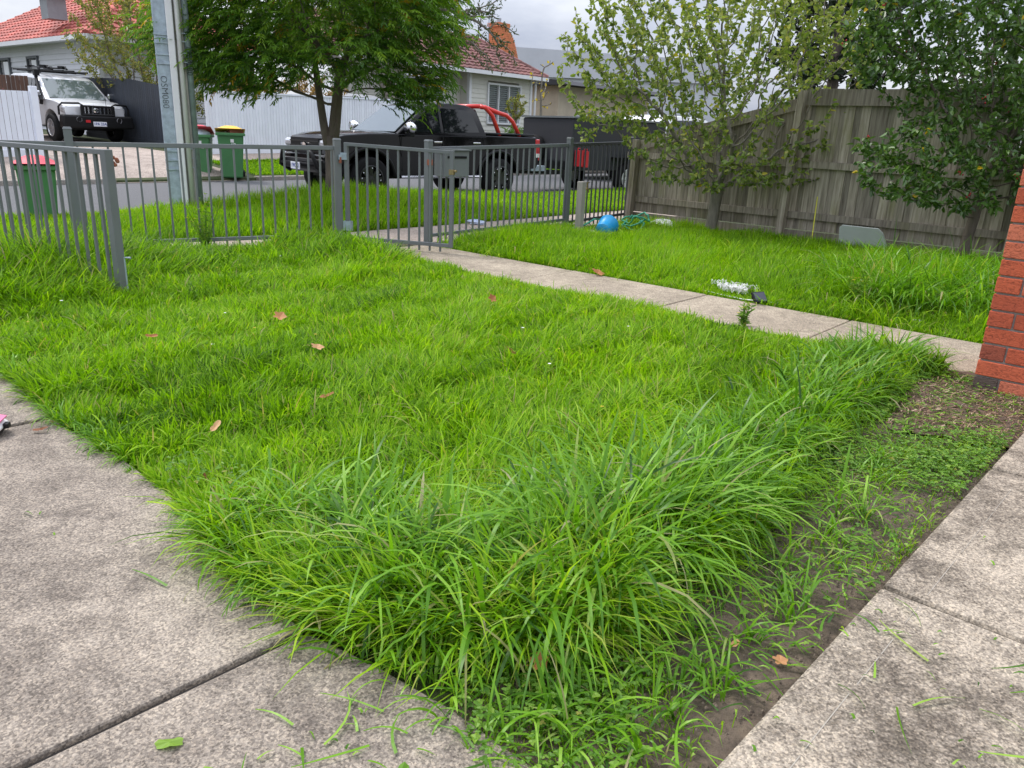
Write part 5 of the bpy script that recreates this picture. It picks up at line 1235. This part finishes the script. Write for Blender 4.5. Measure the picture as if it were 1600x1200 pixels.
# --- dark berry shrub at the right
def berry_shrub():
    c = np.array([4.98, 8.75, 0]); r = empty('berry_shrub', c, label='tall dark-leaved shrub with red berries beside the brick pier', cat='shrub')
    A = np.concatenate([ellip(2000, (.1, .05, 2.55), (1.6, .95, 1.25)), ellip(1000, (-.3, -.3, 1.12), (1.3, .5, .55)), ellip(900, (.6, -.3, 1.6), (1.1, .7, 1.0)), ellip(300, (-1.15, .1, 2.6), (.6, .5, .8))])
    A = A[A[:, 2] > .55]
    tr = [(0, 0, -.05), (0, 0, .15), (.01, 0, .35), (.03, 0, .55), (.04, 0, .75), (.05, 0, .95)]
    nodes, par, wgt, ch = colonize(A, tr, .085, .6, .12, 170, .18, .03, 9000, 5)
    wood('trunk', nodes, par, wgt, .055, .003, M_bark, r, .55, 6)
    P, d0 = twig_leaves(nodes, par, ch, wgt, 8, 7); n = len(P)
    D = d0 / (np.linalg.norm(d0, axis=1)[:, None] + 1e-9) * .5 + unit(n) * .9; D[:, 2] -= .1
    P = P + unit(n) * .03
    q_ = np.clip(rng.normal(.45, .22, n), 0, .97); yl = rng.random(n) < .006; q_[yl] = .99
    leaves('foliage', P, D, unit(n, 1.2), rng.uniform(.055, .095, n), rng.uniform(.032, .05, n), M_shrub, r, q_)
    b = MB(); tips = nodes[(ch == 0)]; tips = tips[rng.permutation(len(tips))[:48]]
    for p in tips:
        for k in range(random.randint(3, 7)):
            q2 = Vector(p) + Vector((random.gauss(0, .02), random.gauss(0, .02), random.gauss(-.02, .02))); rr = .011
            vs = [q2 + Vector(v) * rr for v in ((1, 0, 0), (-1, 0, 0), (0, 1, 0), (0, -1, 0), (0, 0, 1.1), (0, 0, -1.1))]
            b.add(vs, [(0, 2, 4), (2, 1, 4), (1, 3, 4), (3, 0, 4), (2, 0, 5), (1, 2, 5), (3, 1, 5), (0, 3, 5)])
    tag(b.build('berries', M_berry, r, smooth=True), kind='stuff'); print('shrub', len(nodes), n)
berry_shrub()
# --- street tree with drooping pinnate leaves
def fronds(P, az, pitch0, droop, Ln, npair, lw):
    """returns leaf arrays for compound leaves: rachis curves down, leaflets in pairs"""
    n = len(P); outP = []; outD = []; outN = []; rid = []
    x = P[:, 0].copy(); y = P[:, 1].copy(); z = P[:, 2].copy()
    for k in range(npair):
        a = pitch0 - droop * (k / npair)
        dx = np.cos(a) * np.cos(az); dy = np.cos(a) * np.sin(az); dz = np.sin(a); s = Ln / npair
        x = x + dx * s; y = y + dy * s; z = z + dz * s
        if k < 1: continue
        for sd in (-1, 1):
            px_, py_ = -np.sin(az) * sd, np.cos(az) * sd
            outP.append(np.stack([x, y, z], 1)); outD.append(np.stack([dx * .75 + px_ * .7, dy * .75 + py_ * .7, dz * .75 - .22], 1)); outN.append(np.stack([-dx * np.sin(a) * .3, -dy * .3, np.ones(n)], 1)); rid.append(np.arange(n))
    return np.concatenate(outP), np.concatenate(outD), np.concatenate(outN), np.concatenate(rid)
def street_tree():
    bz = gzf(*un(-2.88, 12.2)); r = empty('street_tree', (-2.88, 12.2, bz - .03), label='street tree with drooping feathery green leaves on the verge before the ute', cat='tree')
    A = np.concatenate([ellip(1500, (-.05, .0, 3.2), (1.95, 1.6, 1.15)), ellip(650, (-1.35, -.3, 2.5), (1.15, 1.0, .75)), ellip(450, (1.05, -.4, 2.5), (.9, .8, .6)), ellip(330, (1.2, -.4, 1.85), (.6, .5, .4)), ellip(300, (-1.1, -.3, 1.95), (.8, .6, .42)), ellip(300, (-.5, -.9, 2.1), (.8, .5, .4)), ellip(300, (.6, -.9, 2.15), (.8, .5, .4))])
    A = A[A[:, 2] > 1.45]
    tr = [(0, 0, 0), (0, 0, .2), (.0, 0, .4), (.0, 0, .6), (.0, 0, .8), (.0, .0, 1.0), (.02, 0, 1.15), (.05, 0, 1.35), (.08, 0, 1.55), (.11, 0, 1.75), (.14, 0, 1.95)]
    nodes, par, wgt, ch = colonize(A, tr, .12, .9, .2, 140, .12, .02, 5000, 9)
    wood('trunk', nodes, par, wgt, .06, .004, M_bark, r, .52, 8)
    b = MB(); b.tube([(0, 0, -.1), (0, 0, .12), (0, 0, .5), (0, 0, .95), (0, 0, 1.1)], [.16, .12, .098, .088, .08], 14); b.tube([(-.03, 0, .9), (-.1, 0, 1.25), (-.16, .02, 1.7), (-.22, .0, 2.3)], [.075, .06, .052, .04], 10); b.tube([(.03, 0, .95), (.09, .02, 1.3), (.15, 0, 1.75), (.28, 0, 2.3)], [.075, .062, .052, .04], 10)
    b.tube([(.12, 0, 1.75), (.4, -.1, 1.95), (.8, -.2, 2.1)], [.05, .035, .02], 8); b.build('stem', M_bark, r, smooth=True)
    sel = np.where(wgt <= 7)[0]; sel = sel[sel > 11]; idx = np.repeat(sel, 4); P = nodes[idx] + rng.normal(0, .07, (len(idx), 3)); n = len(P)
    out = P - np.array([0, 0, 2.2]); az = np.arctan2(out[:, 1], out[:, 0]) + rng.normal(0, .7, n)
    p_, d_, n_, rid = fronds(P, az, rng.uniform(.05, .8, n), rng.uniform(.8, 1.6, n), rng.uniform(.24, .42, n), 8, 1)
    base = np.clip(rng.normal(.42, .18, n) + .16 * np.clip((P[:, 2] - 2.9), -1, 1), 0, .93); yl = rng.random(n) < .035; base[yl] = rng.uniform(.955, 1, yl.sum())  # frond colour lightens with height, painting in the sunlit top of the crown
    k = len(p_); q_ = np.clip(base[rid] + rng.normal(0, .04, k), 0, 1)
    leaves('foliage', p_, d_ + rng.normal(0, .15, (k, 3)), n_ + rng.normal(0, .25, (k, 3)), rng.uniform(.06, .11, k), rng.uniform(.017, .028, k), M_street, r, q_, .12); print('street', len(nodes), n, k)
street_tree()
# --- simple background trees
def bg_tree(name, c, blobs, m, label, trunk, r0=.12, leaf=(.06, .1, .03, .05), per=6, step=.22, dk=.4, seed=1, cat='tree', maxw=4, barkm=None, spread=.12, natt=500):
    r = empty(name, c, label=label, cat=cat)
    A = np.concatenate([ellip(int(natt * w_), b_, rr) for b_, rr, w_ in blobs])
    nodes, par, wgt, ch = colonize(A, trunk, step, 1.6, dk, 120, .12, .02, 2600, seed)
    wood('trunk', nodes, par, wgt, r0, .006, barkm or M_bark, r, .5, 6)
    P, d0 = twig_leaves(nodes, par, ch, wgt, maxw + 1, int(per * 1.8)); n = len(P); P = P + unit(n) * spread * rng.random((n, 1))
    D = d0 / (np.linalg.norm(d0, axis=1)[:, None] + 1e-9) * .4 + unit(n)
    leaves('foliage', P, D, unit(n, .8), rng.uniform(leaf[0], leaf[1], n), rng.uniform(leaf[2], leaf[3], n), m, r, np.clip(rng.normal(.5, .22, n), 0, 1)); return r
c = S(5.0, 16.7); bg_tree('olive_bush', (c.x, c.y, gzf(5.0, 16.7)), [((-.2, 0, 2.5), (1.9, 1.6, 1.5), 1.), ((-.6, 0, 3.6), (1.3, 1.2, .9), .4), ((1.5, .2, 1.6), (1.0, .8, 1.0), .3)], M_olive, 'thin twiggy olive-coloured bush behind the charcoal fence and power pole', [(0, 0, 0), (0, 0, .3), (0, 0, .6)], .07, (.06, .12, .025, .045), 8, .15, .26, 21, 'bush', 5, None, .1, 1300)
c = S(10.6, 13.1); bg_tree('garden_tree', (c.x, c.y, gzf(10.6, 13.1)), [((-.3, .5, 5.2), (3.2, 2.6, 1.8), 1.), ((2.3, .3, 4.0), (1.6, 1.4, 1.1), .5), ((3.4, .2, 3.0), (.9, .8, .9), .3)], M_bgtree, 'large tree with thick leaning trunk behind the white plank fence', [(.6, 0, 0), (.5, 0, .4), (.4, 0, .8), (.3, 0, 1.2), (.15, 0, 1.6), (0, 0, 2.0), (-.1, 0, 2.5), (-.1, 0, 3.0)], .22, (.09, .16, .03, .05), 6, .26, .42, 23, 'tree', 4, M_bark2, .15, 900)
c = S(13, 22); bg_tree('dark_tree', (c.x - 3.6, c.y + 4, .8), [((0, 0, 5.2), (3.2, 3, 2.6), 1.)], M_bgtree, 'dark green tree behind the red roofed house', [(0, 0, 0), (0, 0, 1.), (0, 0, 2.)], .2, (.14, .22, .06, .1), 7, .35, .6, 25)
c = S(7.8, 13.0); bg_tree('bronze_hedge', (c.x, c.y, gzf(7.8, 13.0)), [((0, 0, 1.55), (1.2, .8, .55), 1.), ((-1.4, -1.2, 1.5), (.8, .6, .5), .5)], M_orangelf, 'bronze-leaved bush showing above the white plank fence', [(0, 0, 0), (0, 0, .4), (0, 0, .8)], .05, (.07, .12, .03, .05), 9, .17, .3, 27, 'bush', 4)
c = S(18.6, 13.3); bg_tree('yellow_sapling', (c.x, c.y, gzf(18.6, 13.3)), [((0, 0, 2.2), (.75, .7, 1.2), 1.)], M_yellowlf, 'sparse sapling with yellow leaves in front of the cream house', [(0, 0, 0), (0, 0, .4), (0, 0, .8), (0, 0, 1.2)], .05, (.09, .15, .07, .1), 1, .2, .42, 29, 'sapling', 1, M_bark2, .05, 70)
c = S(17.0, 13.2); bg_tree('topiary_bush', (c.x, c.y, gzf(17.0, 13.2)), [((0, 0, 1.35), (.5, .5, .45), 1.)], M_olive, 'small round clipped bush on a stem by the cream house', [(0, 0, 0), (0, 0, .4), (0, 0, .8)], .04, (.06, .1, .03, .05), 9, .13, .2, 31, 'bush', 4, None, .05, 260)
c = S(19.5, 13.0); bg_tree('garden_plants', (c.x, c.y, gzf(19.5, 13.0)), [((0, 0, .4), (2.4, 1.6, .4), 1.)], M_clover, 'low green garden plants along the front of the cream house', [(0, 0, 0), (0, 0, .1), (0, 0, .2)], .02, (.15, .3, .03, .05), 6, .2, .35, 33, 'plants', 4)
bg_tree('conifer_tree', (5.6, 15.2, 0), [((0, 0, 3.3), (1.15, 1.1, 2.6), 1.), ((0, 0, 5.2), (.8, .8, 1.6), .4)], M_conifer, 'dark conifer behind the paling fence', [(0, 0, 0), (0, 0, .5), (0, 0, 1.)], .15, (.1, .18, .04, .08), 14, .22, .36, 35, 'tree', 6, None, .25, 900)
bg_tree('neighbour_tree', (8.6, 15.6, 0), [((0, 0, 2.6), (1.9, 1.3, 1.4), 1.)], M_bgtree, 'green tree beyond the paling fence behind the berry shrub', [(0, 0, 0), (0, 0, .6), (0, 0, 1.2)], .1, (.08, .14, .04, .06), 7, .2, .4, 37)
c = (-12.9, 22.0); bg_tree('gum_branch_tree', (-13.6, 19.0, .4), [((.55, 0, 3.75), (.75, .7, .6), 1.)], M_bgtree, 'drooping green tree at the top left corner before the red roof', [(-1.9, 0, 0), (-1.9, 0, 1.2), (-1.7, 0, 2.4), (-1.0, 0, 3.9)], .12, (.1, .18, .02, .035), 6, .2, .35, 39)

# ------------------------------------------------------------------ small things in the yard
tp = empty('tap_post', (.78, 10.15, 0), rad(50), 'short grey timber post with brass garden tap by the picket fence', 'post')
b = MB(); b.box((0, 0, .32), (.085, .085, .74)); b.build('post', M_timber, tp, bevel=.006)
b = MB(); b.tube([(.05, .0, .58), (.12, 0, .6), (.14, 0, .6), (.15, 0, .55)], .014, 8); b.tube([(.12, 0, .6), (.12, 0, .67)], .01, 8); b.bar((.08, 0, .675), (.16, 0, .675), .018, .012); b.build('tap', M_brass, tp)
bu = empty('bucket', (1.14, 10.3, .105), 0, 'bright blue plastic bucket lying on its side in the grass', 'bucket', rot=(rad(-72), rad(5), rad(-25)))
b = MB(); b.lathe([(0, -.12), (.115, -.12), (.12, -.1), (.148, .12), (.156, .122), (.156, .135), (.144, .135), (.112, -.1), (0, -.105)], 30, Matrix.Rotation(rad(90), 4, 'X')); b.build('bucket_shell', M_blue, bu, smooth=True); bu.scale = (.88, .88, .88)
b = MB(); b.tube([(.15 * math.cos(t), .02 + .12 * math.sin(t), .125 + .02) for t in np.linspace(0, PI, 14)], .004, 6); b.build('handle', M_galv, bu)
b = MB(); pts = []
for i in range(90):
    t = i / 90; a = t * 2 * PI * 3.5
    pts.append((1.55 + .12 * t + (.14 + .06 * math.sin(a * 1.37)) * math.cos(a) + .04 * math.sin(i * .7), 10.95 + .16 * math.sin(a) + .03 * math.cos(i * .9), max(.015, .04 + .18 * t + .04 * math.sin(a * 2.3) + random.gauss(0, .012))))
b.tube(pts, .011, 6)
b.tube([(1.45, 10.9, .05), (1.2, 10.7, .16), (1.0, 10.45, .2), (.86, 10.25, .14), (.5, 10.2, .03)], .011, 6)
tag(b.build('garden_hose', M_hose, smooth=True), 'tangled green garden hose coiled behind the blue bucket', 'hose')
def crumple(name, loc, size, m, label, cat, seed):
    rs = random.Random(seed); b = MB(); n, k = 12, 7; vs = []; fs = []
    for i in range(k + 1):
        ph = -PI / 2 + PI * i / k
        for j in range(n):
            a = 2 * PI * j / n; q_ = 1 + rs.uniform(-.22, .22)
            vs.append((size[0] * math.cos(ph) * math.cos(a) * q_, size[1] * math.cos(ph) * math.sin(a) * q_, size[2] * (math.sin(ph) * q_ + .8)))
    for i in range(k):
        for j in range(n): fs.append((i * n + j, i * n + (j + 1) % n, (i + 1) * n + (j + 1) % n, (i + 1) * n + j))
    b.add(vs, fs); o = b.build(name, m); o.location = loc; o.rotation_euler = (0, 0, rs.uniform(0, 3)); return tag(o, label, cat)
crumple('plastic_bag', (2.02, 11.1, .02), (.2, .13, .08), M_bag, 'crumpled white plastic bag at the foot of the paling fence', 'bag', 1)
crumple('plastic_sheet', (.95, 10.42, .0), (.13, .08, .03), M_white, 'flat white scrap of plastic behind the tap post', 'litter', 2)
crumple('drink_packet', (-.6, 10.95, .01), (.14, .06, .035), mat('pale_blue_packet', (.5, .58, .75), .4, .3, 9), 'crumpled pale blue packet lying on the footpath behind the fence', 'litter', 3)
crumple('paper_scrap', (3.02, 5.72, .0), (.09, .04, .018), M_white, 'torn white paper scrap at the path edge near the brick pier', 'litter', 4)
# solar panel and tangled string of lights
sp2 = empty('solar_panel', (1.97, 6.2, .014), rad(25), 'small black solar panel lying on the path beside white fairy lights', 'solar panel')
M = Matrix.Translation((0, 0, .045)) @ Matrix.Rotation(rad(48), 4, 'X')
b = MB(); b.box((0, 0, 0), (.13, .1, .018), M=M); b.box((0, .02, -.03), (.06, .04, .05), M=M); b.build('housing', M_blackpl, sp2, bevel=.006)
b = MB(); b.box((0, 0, .0105), (.11, .08, .003), M=M)
b.build('solar_cell', mat('solar_cell_dark', (.03, .035, .06), .15), sp2)
b = MB(); rs = random.Random(5)
for k in range(26):
    x, y = 1.9 + rs.gauss(0, .055), 6.6 + rs.gauss(0, .05); pts = []
    for i in range(18):
        pts.append((x, y, .03 + .06 * abs(math.sin(i * .9 + k)) + .05 * max(0, (y - 6.6)))); x += rs.gauss(0, .02); y += rs.gauss(0, .02)
    b.tube(pts, .0035, 4)
b.tube([(1.62, 6.62, .02), (1.75, 6.45, .018), (1.88, 6.3, .018), (1.93, 6.22, .03)], .005, 5)
b.tube([(2.03, 6.22, .02), (2.15, 6.22, .018), (2.3, 6.15, .018)], .004, 5)
tag(b.build('fairy_lights', M_white), 'tangled heap of white fairy light wire at the grass edge', 'fairy lights')
bd = MB(); Mb = Matrix.Translation((4.22, 9.52, -.06)) @ Matrix.Rotation(frz, 4, 'Z') @ Matrix.Rotation(rad(14), 4, 'X')
bd.prism([(-.31, 0), (.34, 0), (.2, .36), (.14, .41), (-.28, .41), (-.31, .38)], -.01, .012, Mb @ Matrix.Rotation(rad(90), 4, 'X')); tag(fix_normals(bd.build('board', M_greyboard, bevel=.004)), 'cut grey board leaning on the foot of the paling fence', 'board')
st = MB(); st.bar((3.74, 10.0, 0), (3.8, 10.2, .62), .012, .006); tag(st.build('strap', M_stake), 'thin yellow strap standing against the paling fence', 'strap')
# toy at the left edge
ty = empty('toy_car', (-2.115, 2.87, .012), rad(14), 'white and pink toy car at the left edge of the driveway', 'toy')
b = MB(); b.prism([(-.12, .02), (.075, .02), (.085, .035), (.06, .055), (.02, .075), (-.1, .08), (-.12, .06)], -.05, .05, Matrix(((1, 0, 0, 0), (0, 0, 1, 0), (0, 1, 0, 0), (0, 0, 0, 1)))); fix_normals(b.build('body', M_white, ty, bevel=.008))
b = MB(); b.box((-.02, 0, .012), (.18, .104, .012)); b.box((-.03, -.051, .04), (.06, .004, .02)); b.box((.09, 0, .035), (.02, .03, .02)); b.build('chassis', M_blackpl, ty, bevel=.003)
b = MB(); b.box((.04, -.052, .045), (.045, .006, .026), .0); b.box((.055, 0, .0755), (.03, .07, .006), 0, M=Matrix.Rotation(rad(10), 4, 'Y')); b.build('stripe', M_pink, ty)
# weed clump by the picket fence
def weed(c, label, h=.5, n=26, seed=2):
    r = empty('weed_plant', c, label=label, cat='weed'); rs = random.Random(seed); b = MB(); P = []; D = []; fl = MB()
    for k in range(n):
        a = rs.uniform(0, 2 * PI); ln = h * rs.uniform(.5, 1.1); pts = []; lean = rs.uniform(.05, .5)
        for i in range(6): t = i / 5; pts.append((math.cos(a) * lean * ln * t ** 1.3 + rs.gauss(0, .006), math.sin(a) * lean * ln * t ** 1.3 + rs.gauss(0, .006), ln * t))
        b.tube(pts, [.004, .0035, .003, .0025, .002, .0015], 4)
        for i in range(9):
            p = Vector(pts[rs.randint(1, 5)]); P.append(p); D.append((rs.gauss(0, 1), rs.gauss(0, 1), rs.uniform(0, 1)))
        if k % 3 == 0:
            p = Vector(pts[5])
            for j in range(5):
                t = 2 * PI * j / 5; fl.poly([p, p + Vector((math.cos(t) * .014, math.sin(t) * .014, .004)), p + Vector((math.cos(t + .9) * .014, math.sin(t + .9) * .014, .004))])
    b.build('stem', M_clover, r); P = np.array(P); D = np.array(D); k = len(P)
    leaves('foliage', P, D, unit(k, 1), rng.uniform(.02, .05, k), rng.uniform(.008, .016, k), M_clover, r); fl.build('flowers', M_yellowlf, r)
weed((-3.1, 7.72, 0), 'straggly weed with tiny yellow flowers against the picket fence', .52, 30, 2)
weed((1.62, 5.36, 0), 'small weed tuft growing at the near edge of the path', .16, 14, 3)
weed((2.72, 6.12, 0), 'grey-green weed at the garden edge beside the path', .3, 18, 4)
# clover and seedlings on the bare soil
def clover():
    C = scatter(soil_poly + [], 9500); C = C[(lump(C, 3.) + .5 * lump(C, 9.) + .55 * np.clip((C[:, 1] - 2.0), -1, .7)) > rng.normal(.3, .4, len(C))]
    C = C[((C[:, 0] - R0[0]) * .736 - (C[:, 1] - R0[1]) * .677) < -.015]
    near = inpoly(C, [(1.75, 3.45), (2.3, 4.2), (2.9, 4.4), (2.7, 3.5), (2.35, 3.3)]); C = C[~near | (rng.random(len(C)) < .06)]
    C2 = scatter([(-1.2, 2.46), (-1.0, 2.3), (-.88, 2.42), (-1.05, 2.68), (-1.25, 2.65)], 2200); zz = np.concatenate([rng.uniform(.004, .05, len(C)), rng.uniform(.03, .09, len(C2))]); C = np.concatenate([C, C2])
    n = len(C); P = []; D = []; Z = []
    for k in range(3):
        a = rng.uniform(0, 2 * PI, n) * 0 + 2 * PI * k / 3 + (C[:, 0] * 37) % 6.28
        P.append(np.stack([C[:, 0], C[:, 1], zz], 1)); D.append(np.stack([np.cos(a), np.sin(a), rng.uniform(-.15, .5, n)], 1))
    P = np.concatenate(P); D = np.concatenate(D); k = len(P); sz = np.tile(rng.uniform(.005, .0135, n), 3)
    o = leaves('clover', P, D, np.array([[0, 0, 1.]] * k) + rng.normal(0, .2, (k, 3)), sz, sz * .95, M_clover, None, np.tile(np.clip(rng.normal(.5, .22, n), 0, 1), 3))
    tag(o, 'clover and tiny seedlings spread over the bare soil', 'weeds', kind='stuff')
clover()
def soil_grass():
    P = scatter(soil_poly, 9000); P = P[((P[:, 0] - R0[0]) * .736 - (P[:, 1] - R0[1]) * .677) < -.02]
    P = P[(lump(P, 4.) + .4 * lump(P, 11.)) > rng.normal(.12, .4, len(P))]; n = len(P)
    mul_ = inpoly(P, [(1.75, 3.45), (2.3, 4.2), (2.9, 4.4), (2.7, 3.5), (2.35, 3.3)]); P = P[~mul_ | (rng.random(n) < .08)]; n = len(P)
    tag(blades('seedling_grass', P, rng.uniform(.015, .06, n), rng.uniform(.0022, .0048, n), rng.uniform(0, 2 * PI, n), np.abs(rng.normal(.6, .4, n)), np.abs(rng.normal(.8, .5, n)), M_grass, 3, np.clip(rng.normal(.55, .22, n), 0, .99)), 'thin seedling grass sprouting on the bare soil', 'grass', kind='stuff')
soil_grass()
# grass clippings on the concrete and soil, straw on the mulch
def litter(name, P, Ln, W, z, m, label, cat, bend=.35):
    n = len(P); o = blades(name, P, Ln, W, rng.uniform(0, 2 * PI, n), np.full(n, PI / 2 - .02), np.zeros(n), m, 3, None, z, rng.normal(0, .1, n)); return o
def clippings():
    A = scatter([(-.9, 1.0), (-.3, 1.5), (.35, .95), (.1, .75), (-.6, .6)], 260); B_ = scatter([rp(-.6, .02), rp(1.0, .02), rp(.9, .7), rp(-.3, .7)], 120); C_ = scatter([rp(.95, .05), rp(2.2, .05), rp(2.2, .5), rp(.95, .6)], 22); D_ = scatter([(-2., 2.6), (-1.2, 2.2), (-.7, 1.6), (-1.2, 1.3), (-2.2, 2.3)], 14); E_ = scatter(soil_poly, 900)
    E_ = E_[((E_[:, 0] - R0[0]) * .736 - (E_[:, 1] - R0[1]) * .677) < -.03]
    P = np.concatenate([A, B_, C_, D_, E_]); z = np.concatenate([np.full(len(A), .012), np.full(len(B_), SLZ + .004), np.full(len(C_), SLZ + .005), np.full(len(D_), .011), np.full(len(E_), .012)]); n = len(P)
    V = []; b = MB()
    for (x, y), zz in zip(P, z):
        a = random.uniform(0, 2 * PI); ln = random.choice((.015, .025, .05, .09, .14)) * random.uniform(.6, 1.3); w_ = random.uniform(.003, .0065); cv = random.gauss(0, 6.) ; k = 5; pts = []; rr = random.random() ** .8
        L_ = []; R_ = []
        for i in range(k + 1):
            t = i / k; hw_ = w_ / 2 * (1 - t * t) + .0004; zc = zz + .004 + .006 * math.sin(t * PI)
            L_.append((x - math.sin(a) * hw_, y + math.cos(a) * hw_, zc)); R_.append((x + math.sin(a) * hw_, y - math.cos(a) * hw_, zc + .0015)); a += cv * ln / k; x += math.cos(a) * ln / k; y += math.sin(a) * ln / k
        b.add(L_ + R_, [(i, i + 1, k + 2 + i, k + 1 + i) for i in range(k)], rnd=rr * .96)
    tag(b.build('grass_clippings', M_tall), 'cut grass clippings scattered over concrete and soil', 'clippings', kind='stuff')
    Ms = leaf_mat('straw_bits', [(0, (.14, .08, .05)), (.5, (.3, .19, .12)), (1, (.5, .38, .26))], trans=.05)
    P = scatter([(1.75, 3.4), (2.25, 4.15), (2.6, 4.36), (2.95, 3.85), (2.5, 3.5), (2.3, 3.28)], 5200); b = MB()
    for x, y in P:
        a = random.uniform(0, PI); ln = random.uniform(.006, .04); w_ = random.uniform(.0015, .005); zz = random.uniform(.012, .03); t = random.gauss(0, .25)
        dx, dy = math.cos(a) * ln / 2, math.sin(a) * ln / 2; ex, ey = -math.sin(a) * w_ / 2, math.cos(a) * w_ / 2
        b.add([(x - dx - ex, y - dy - ey, zz - t * ln / 2), (x + dx - ex, y + dy - ey, zz + t * ln / 2), (x + dx + ex, y + dy + ey, zz + t * ln / 2 + .001), (x - dx + ex, y - dy + ey, zz - t * ln / 2 + .001)], [(0, 1, 2, 3)])
    tag(b.build('mulch_chips', Ms), 'dry straw and bark chips at the foot of the brick pier', 'mulch', kind='stuff')
    # soil crumbs
    P = scatter(soil_poly, 2200); P = P[((P[:, 0] - R0[0]) * .736 - (P[:, 1] - R0[1]) * .677) < -.01]; b = MB()
    for x, y in P:
        r_ = random.uniform(.0015, .006); z0 = .002; b.add([(x + r_, y, z0), (x - r_ * .6, y + r_ * .8, z0), (x - r_ * .7, y - r_ * .7, z0), (x, y, z0 + r_ * 1.2)], [(0, 1, 3), (1, 2, 3), (2, 0, 3)])
    tag(b.build('soil_crumbs', mat('soil_crumb', (.15, .115, .088), .95, .4, 40, rndvar=.5)), 'loose crumbs of dark soil on the bare strip', 'soil', kind='stuff')
clippings()
def verge_flowers():
    b = MB()
    for k in range(70):
        u, n = random.uniform(1.0, 11), random.uniform(1.5, 4.0)
        if k % 3 == 0: x, y = random.uniform(-3.5, 1.), random.uniform(3.2, 7.3); z0 = .1
        else: p = S(u, n); x, y = p.x, p.y; z0 = .17
        if not in_view(np.array([[x, y]]))[0]: continue
        r_ = random.uniform(.007, .012) * (1 if k % 3 == 0 else 1.5); z0 += random.uniform(-.03, .04)
        rim = [(x + r_ * math.cos(t) * (1 if j % 2 else .7), y + r_ * math.sin(t) * (1 if j % 2 else .7), z0 + r_ * .3) for j, t in enumerate(np.linspace(0, 2 * PI, 13)[:-1])]
        b.add([(x, y, z0)] + rim, [(0, 1 + j, 1 + (j + 1) % 12) for j in range(12)], 0 if k % 2 else 1)
    tag(b.build('grass_flowers', [M_white, M_yellowlf]), 'tiny white and yellow weed flowers dotted through the grass', 'flowers', kind='stuff')
verge_flowers()
# fallen leaves, each its own thing
def fallen(x, y, z, size, rz, tilt, tone, label, maple=False):
    b = MB(); n = 16; rim = []
    for j in range(n):
        a = 2 * PI * j / n; rr = (abs(math.cos(a)) * .45 + .55) if not maple else (.55 + .45 * abs(math.cos(2.5 * a)))
        w_ = .5 if not maple else .9
        rim.append((size * rr * math.cos(a), size * rr * w_ * math.sin(a), size * (.25 * math.cos(a) ** 2 + .3 * abs(math.sin(a)) * w_ + random.uniform(-.05, .08))))
    b.add([(0, 0, 0)] + rim, [(0, 1 + j, 1 + (j + 1) % n) for j in range(n)], rnd=tone)
    b.tube([(-size, 0, size * .25), (-size * 1.4, .1 * size, size * .35)], size * .03, 4, rnd=tone)
    o = b.build('fallen_leaf', M_deadleaf); o.location = (x, y, z); o.rotation_euler = (tilt, random.uniform(-.3, .3), rz)
    return tag(o, label, 'leaf', 'fallen autumn leaves')
for a in [(-.82, 3.25, .1, .035, .3, .2, .35, 'glossy orange-brown leaf lying in the middle of the lawn', False),
          (-1.16, 2.83, .1, .035, 1.4, .4, .98, 'pale tan leaf on the lawn near the driveway edge', False),
          (-.49, 1.76, .03, .03, 1.0, .8, .5, 'reddish leaf at the end of the driveway joint', False),
          (.09, 1.53, .07, .026, .5, .7, .5, 'curled brown leaf caught in the near corner tuft', True),
          (.70, 1.64, .015, .022, .2, .1, .7, 'tan leaf lying flat on the bare soil strip', True),
          (.60, 1.70, .015, .026, .9, .2, .85, 'pale curled leaf on the soil beside the tan leaf', False),
          (-1.46, 4.69, .1, .045, .1, .5, .6, 'reddish-brown leaf in the grass below the left gate', True),
          (-1.06, 4.02, .1, .04, .4, .2, .9, 'light brown leaf in the upper left lawn', True),
          (-.02, 4.11, .1, .04, 2., .9, .75, 'upright tan leaf stuck in the centre lawn', True),
          (-.17, 5.41, .12, .04, 1., .8, .45, 'red-brown leaf on the lawn toward the path', True),
          (-1.91, 2.92, .02, .03, .2, .3, .02, 'dark brown curled leaf on the driveway by the toy', False),
          (.75, 7.18, .03, .07, .2, .3, .55, 'orange-brown leaf lying on the concrete path', True),
          (-2.0, 4.12, .1, .035, .8, .6, .5, 'thin brown leaf near the left lawn edge', False),
          (-1.06, 2.47, .05, .03, 2.2, .6, .1, 'dark red leaf in the clover patch by the driveway', False)]: fallen(*a)
def gl(x, y, size, rz, tone, label):
    b = MB(); n = 18; rim = [(size * math.cos(2 * PI * j / n) * (1 + .12 * (j % 2)), size * .55 * math.sin(2 * PI * j / n) * (1 + .12 * (j % 2)), .003 + .004 * math.sin(j)) for j in range(n)]
    b.add([(0, 0, .006)] + rim, [(0, 1 + j, 1 + (j + 1) % n) for j in range(n)], rnd=tone); o = b.build('green_leaf', M_clover); o.location = (x, y, .014); o.rotation_euler = (0, 0, rz); tag(o, label, 'leaf')
gl(-.68, 1.29, .026, .2, .8, 'fresh green leaf lying on the near driveway slab')
gl(-.19, 1.24, .022, 1.2, .5, 'dark green leaf on the concrete near the bottom centre')
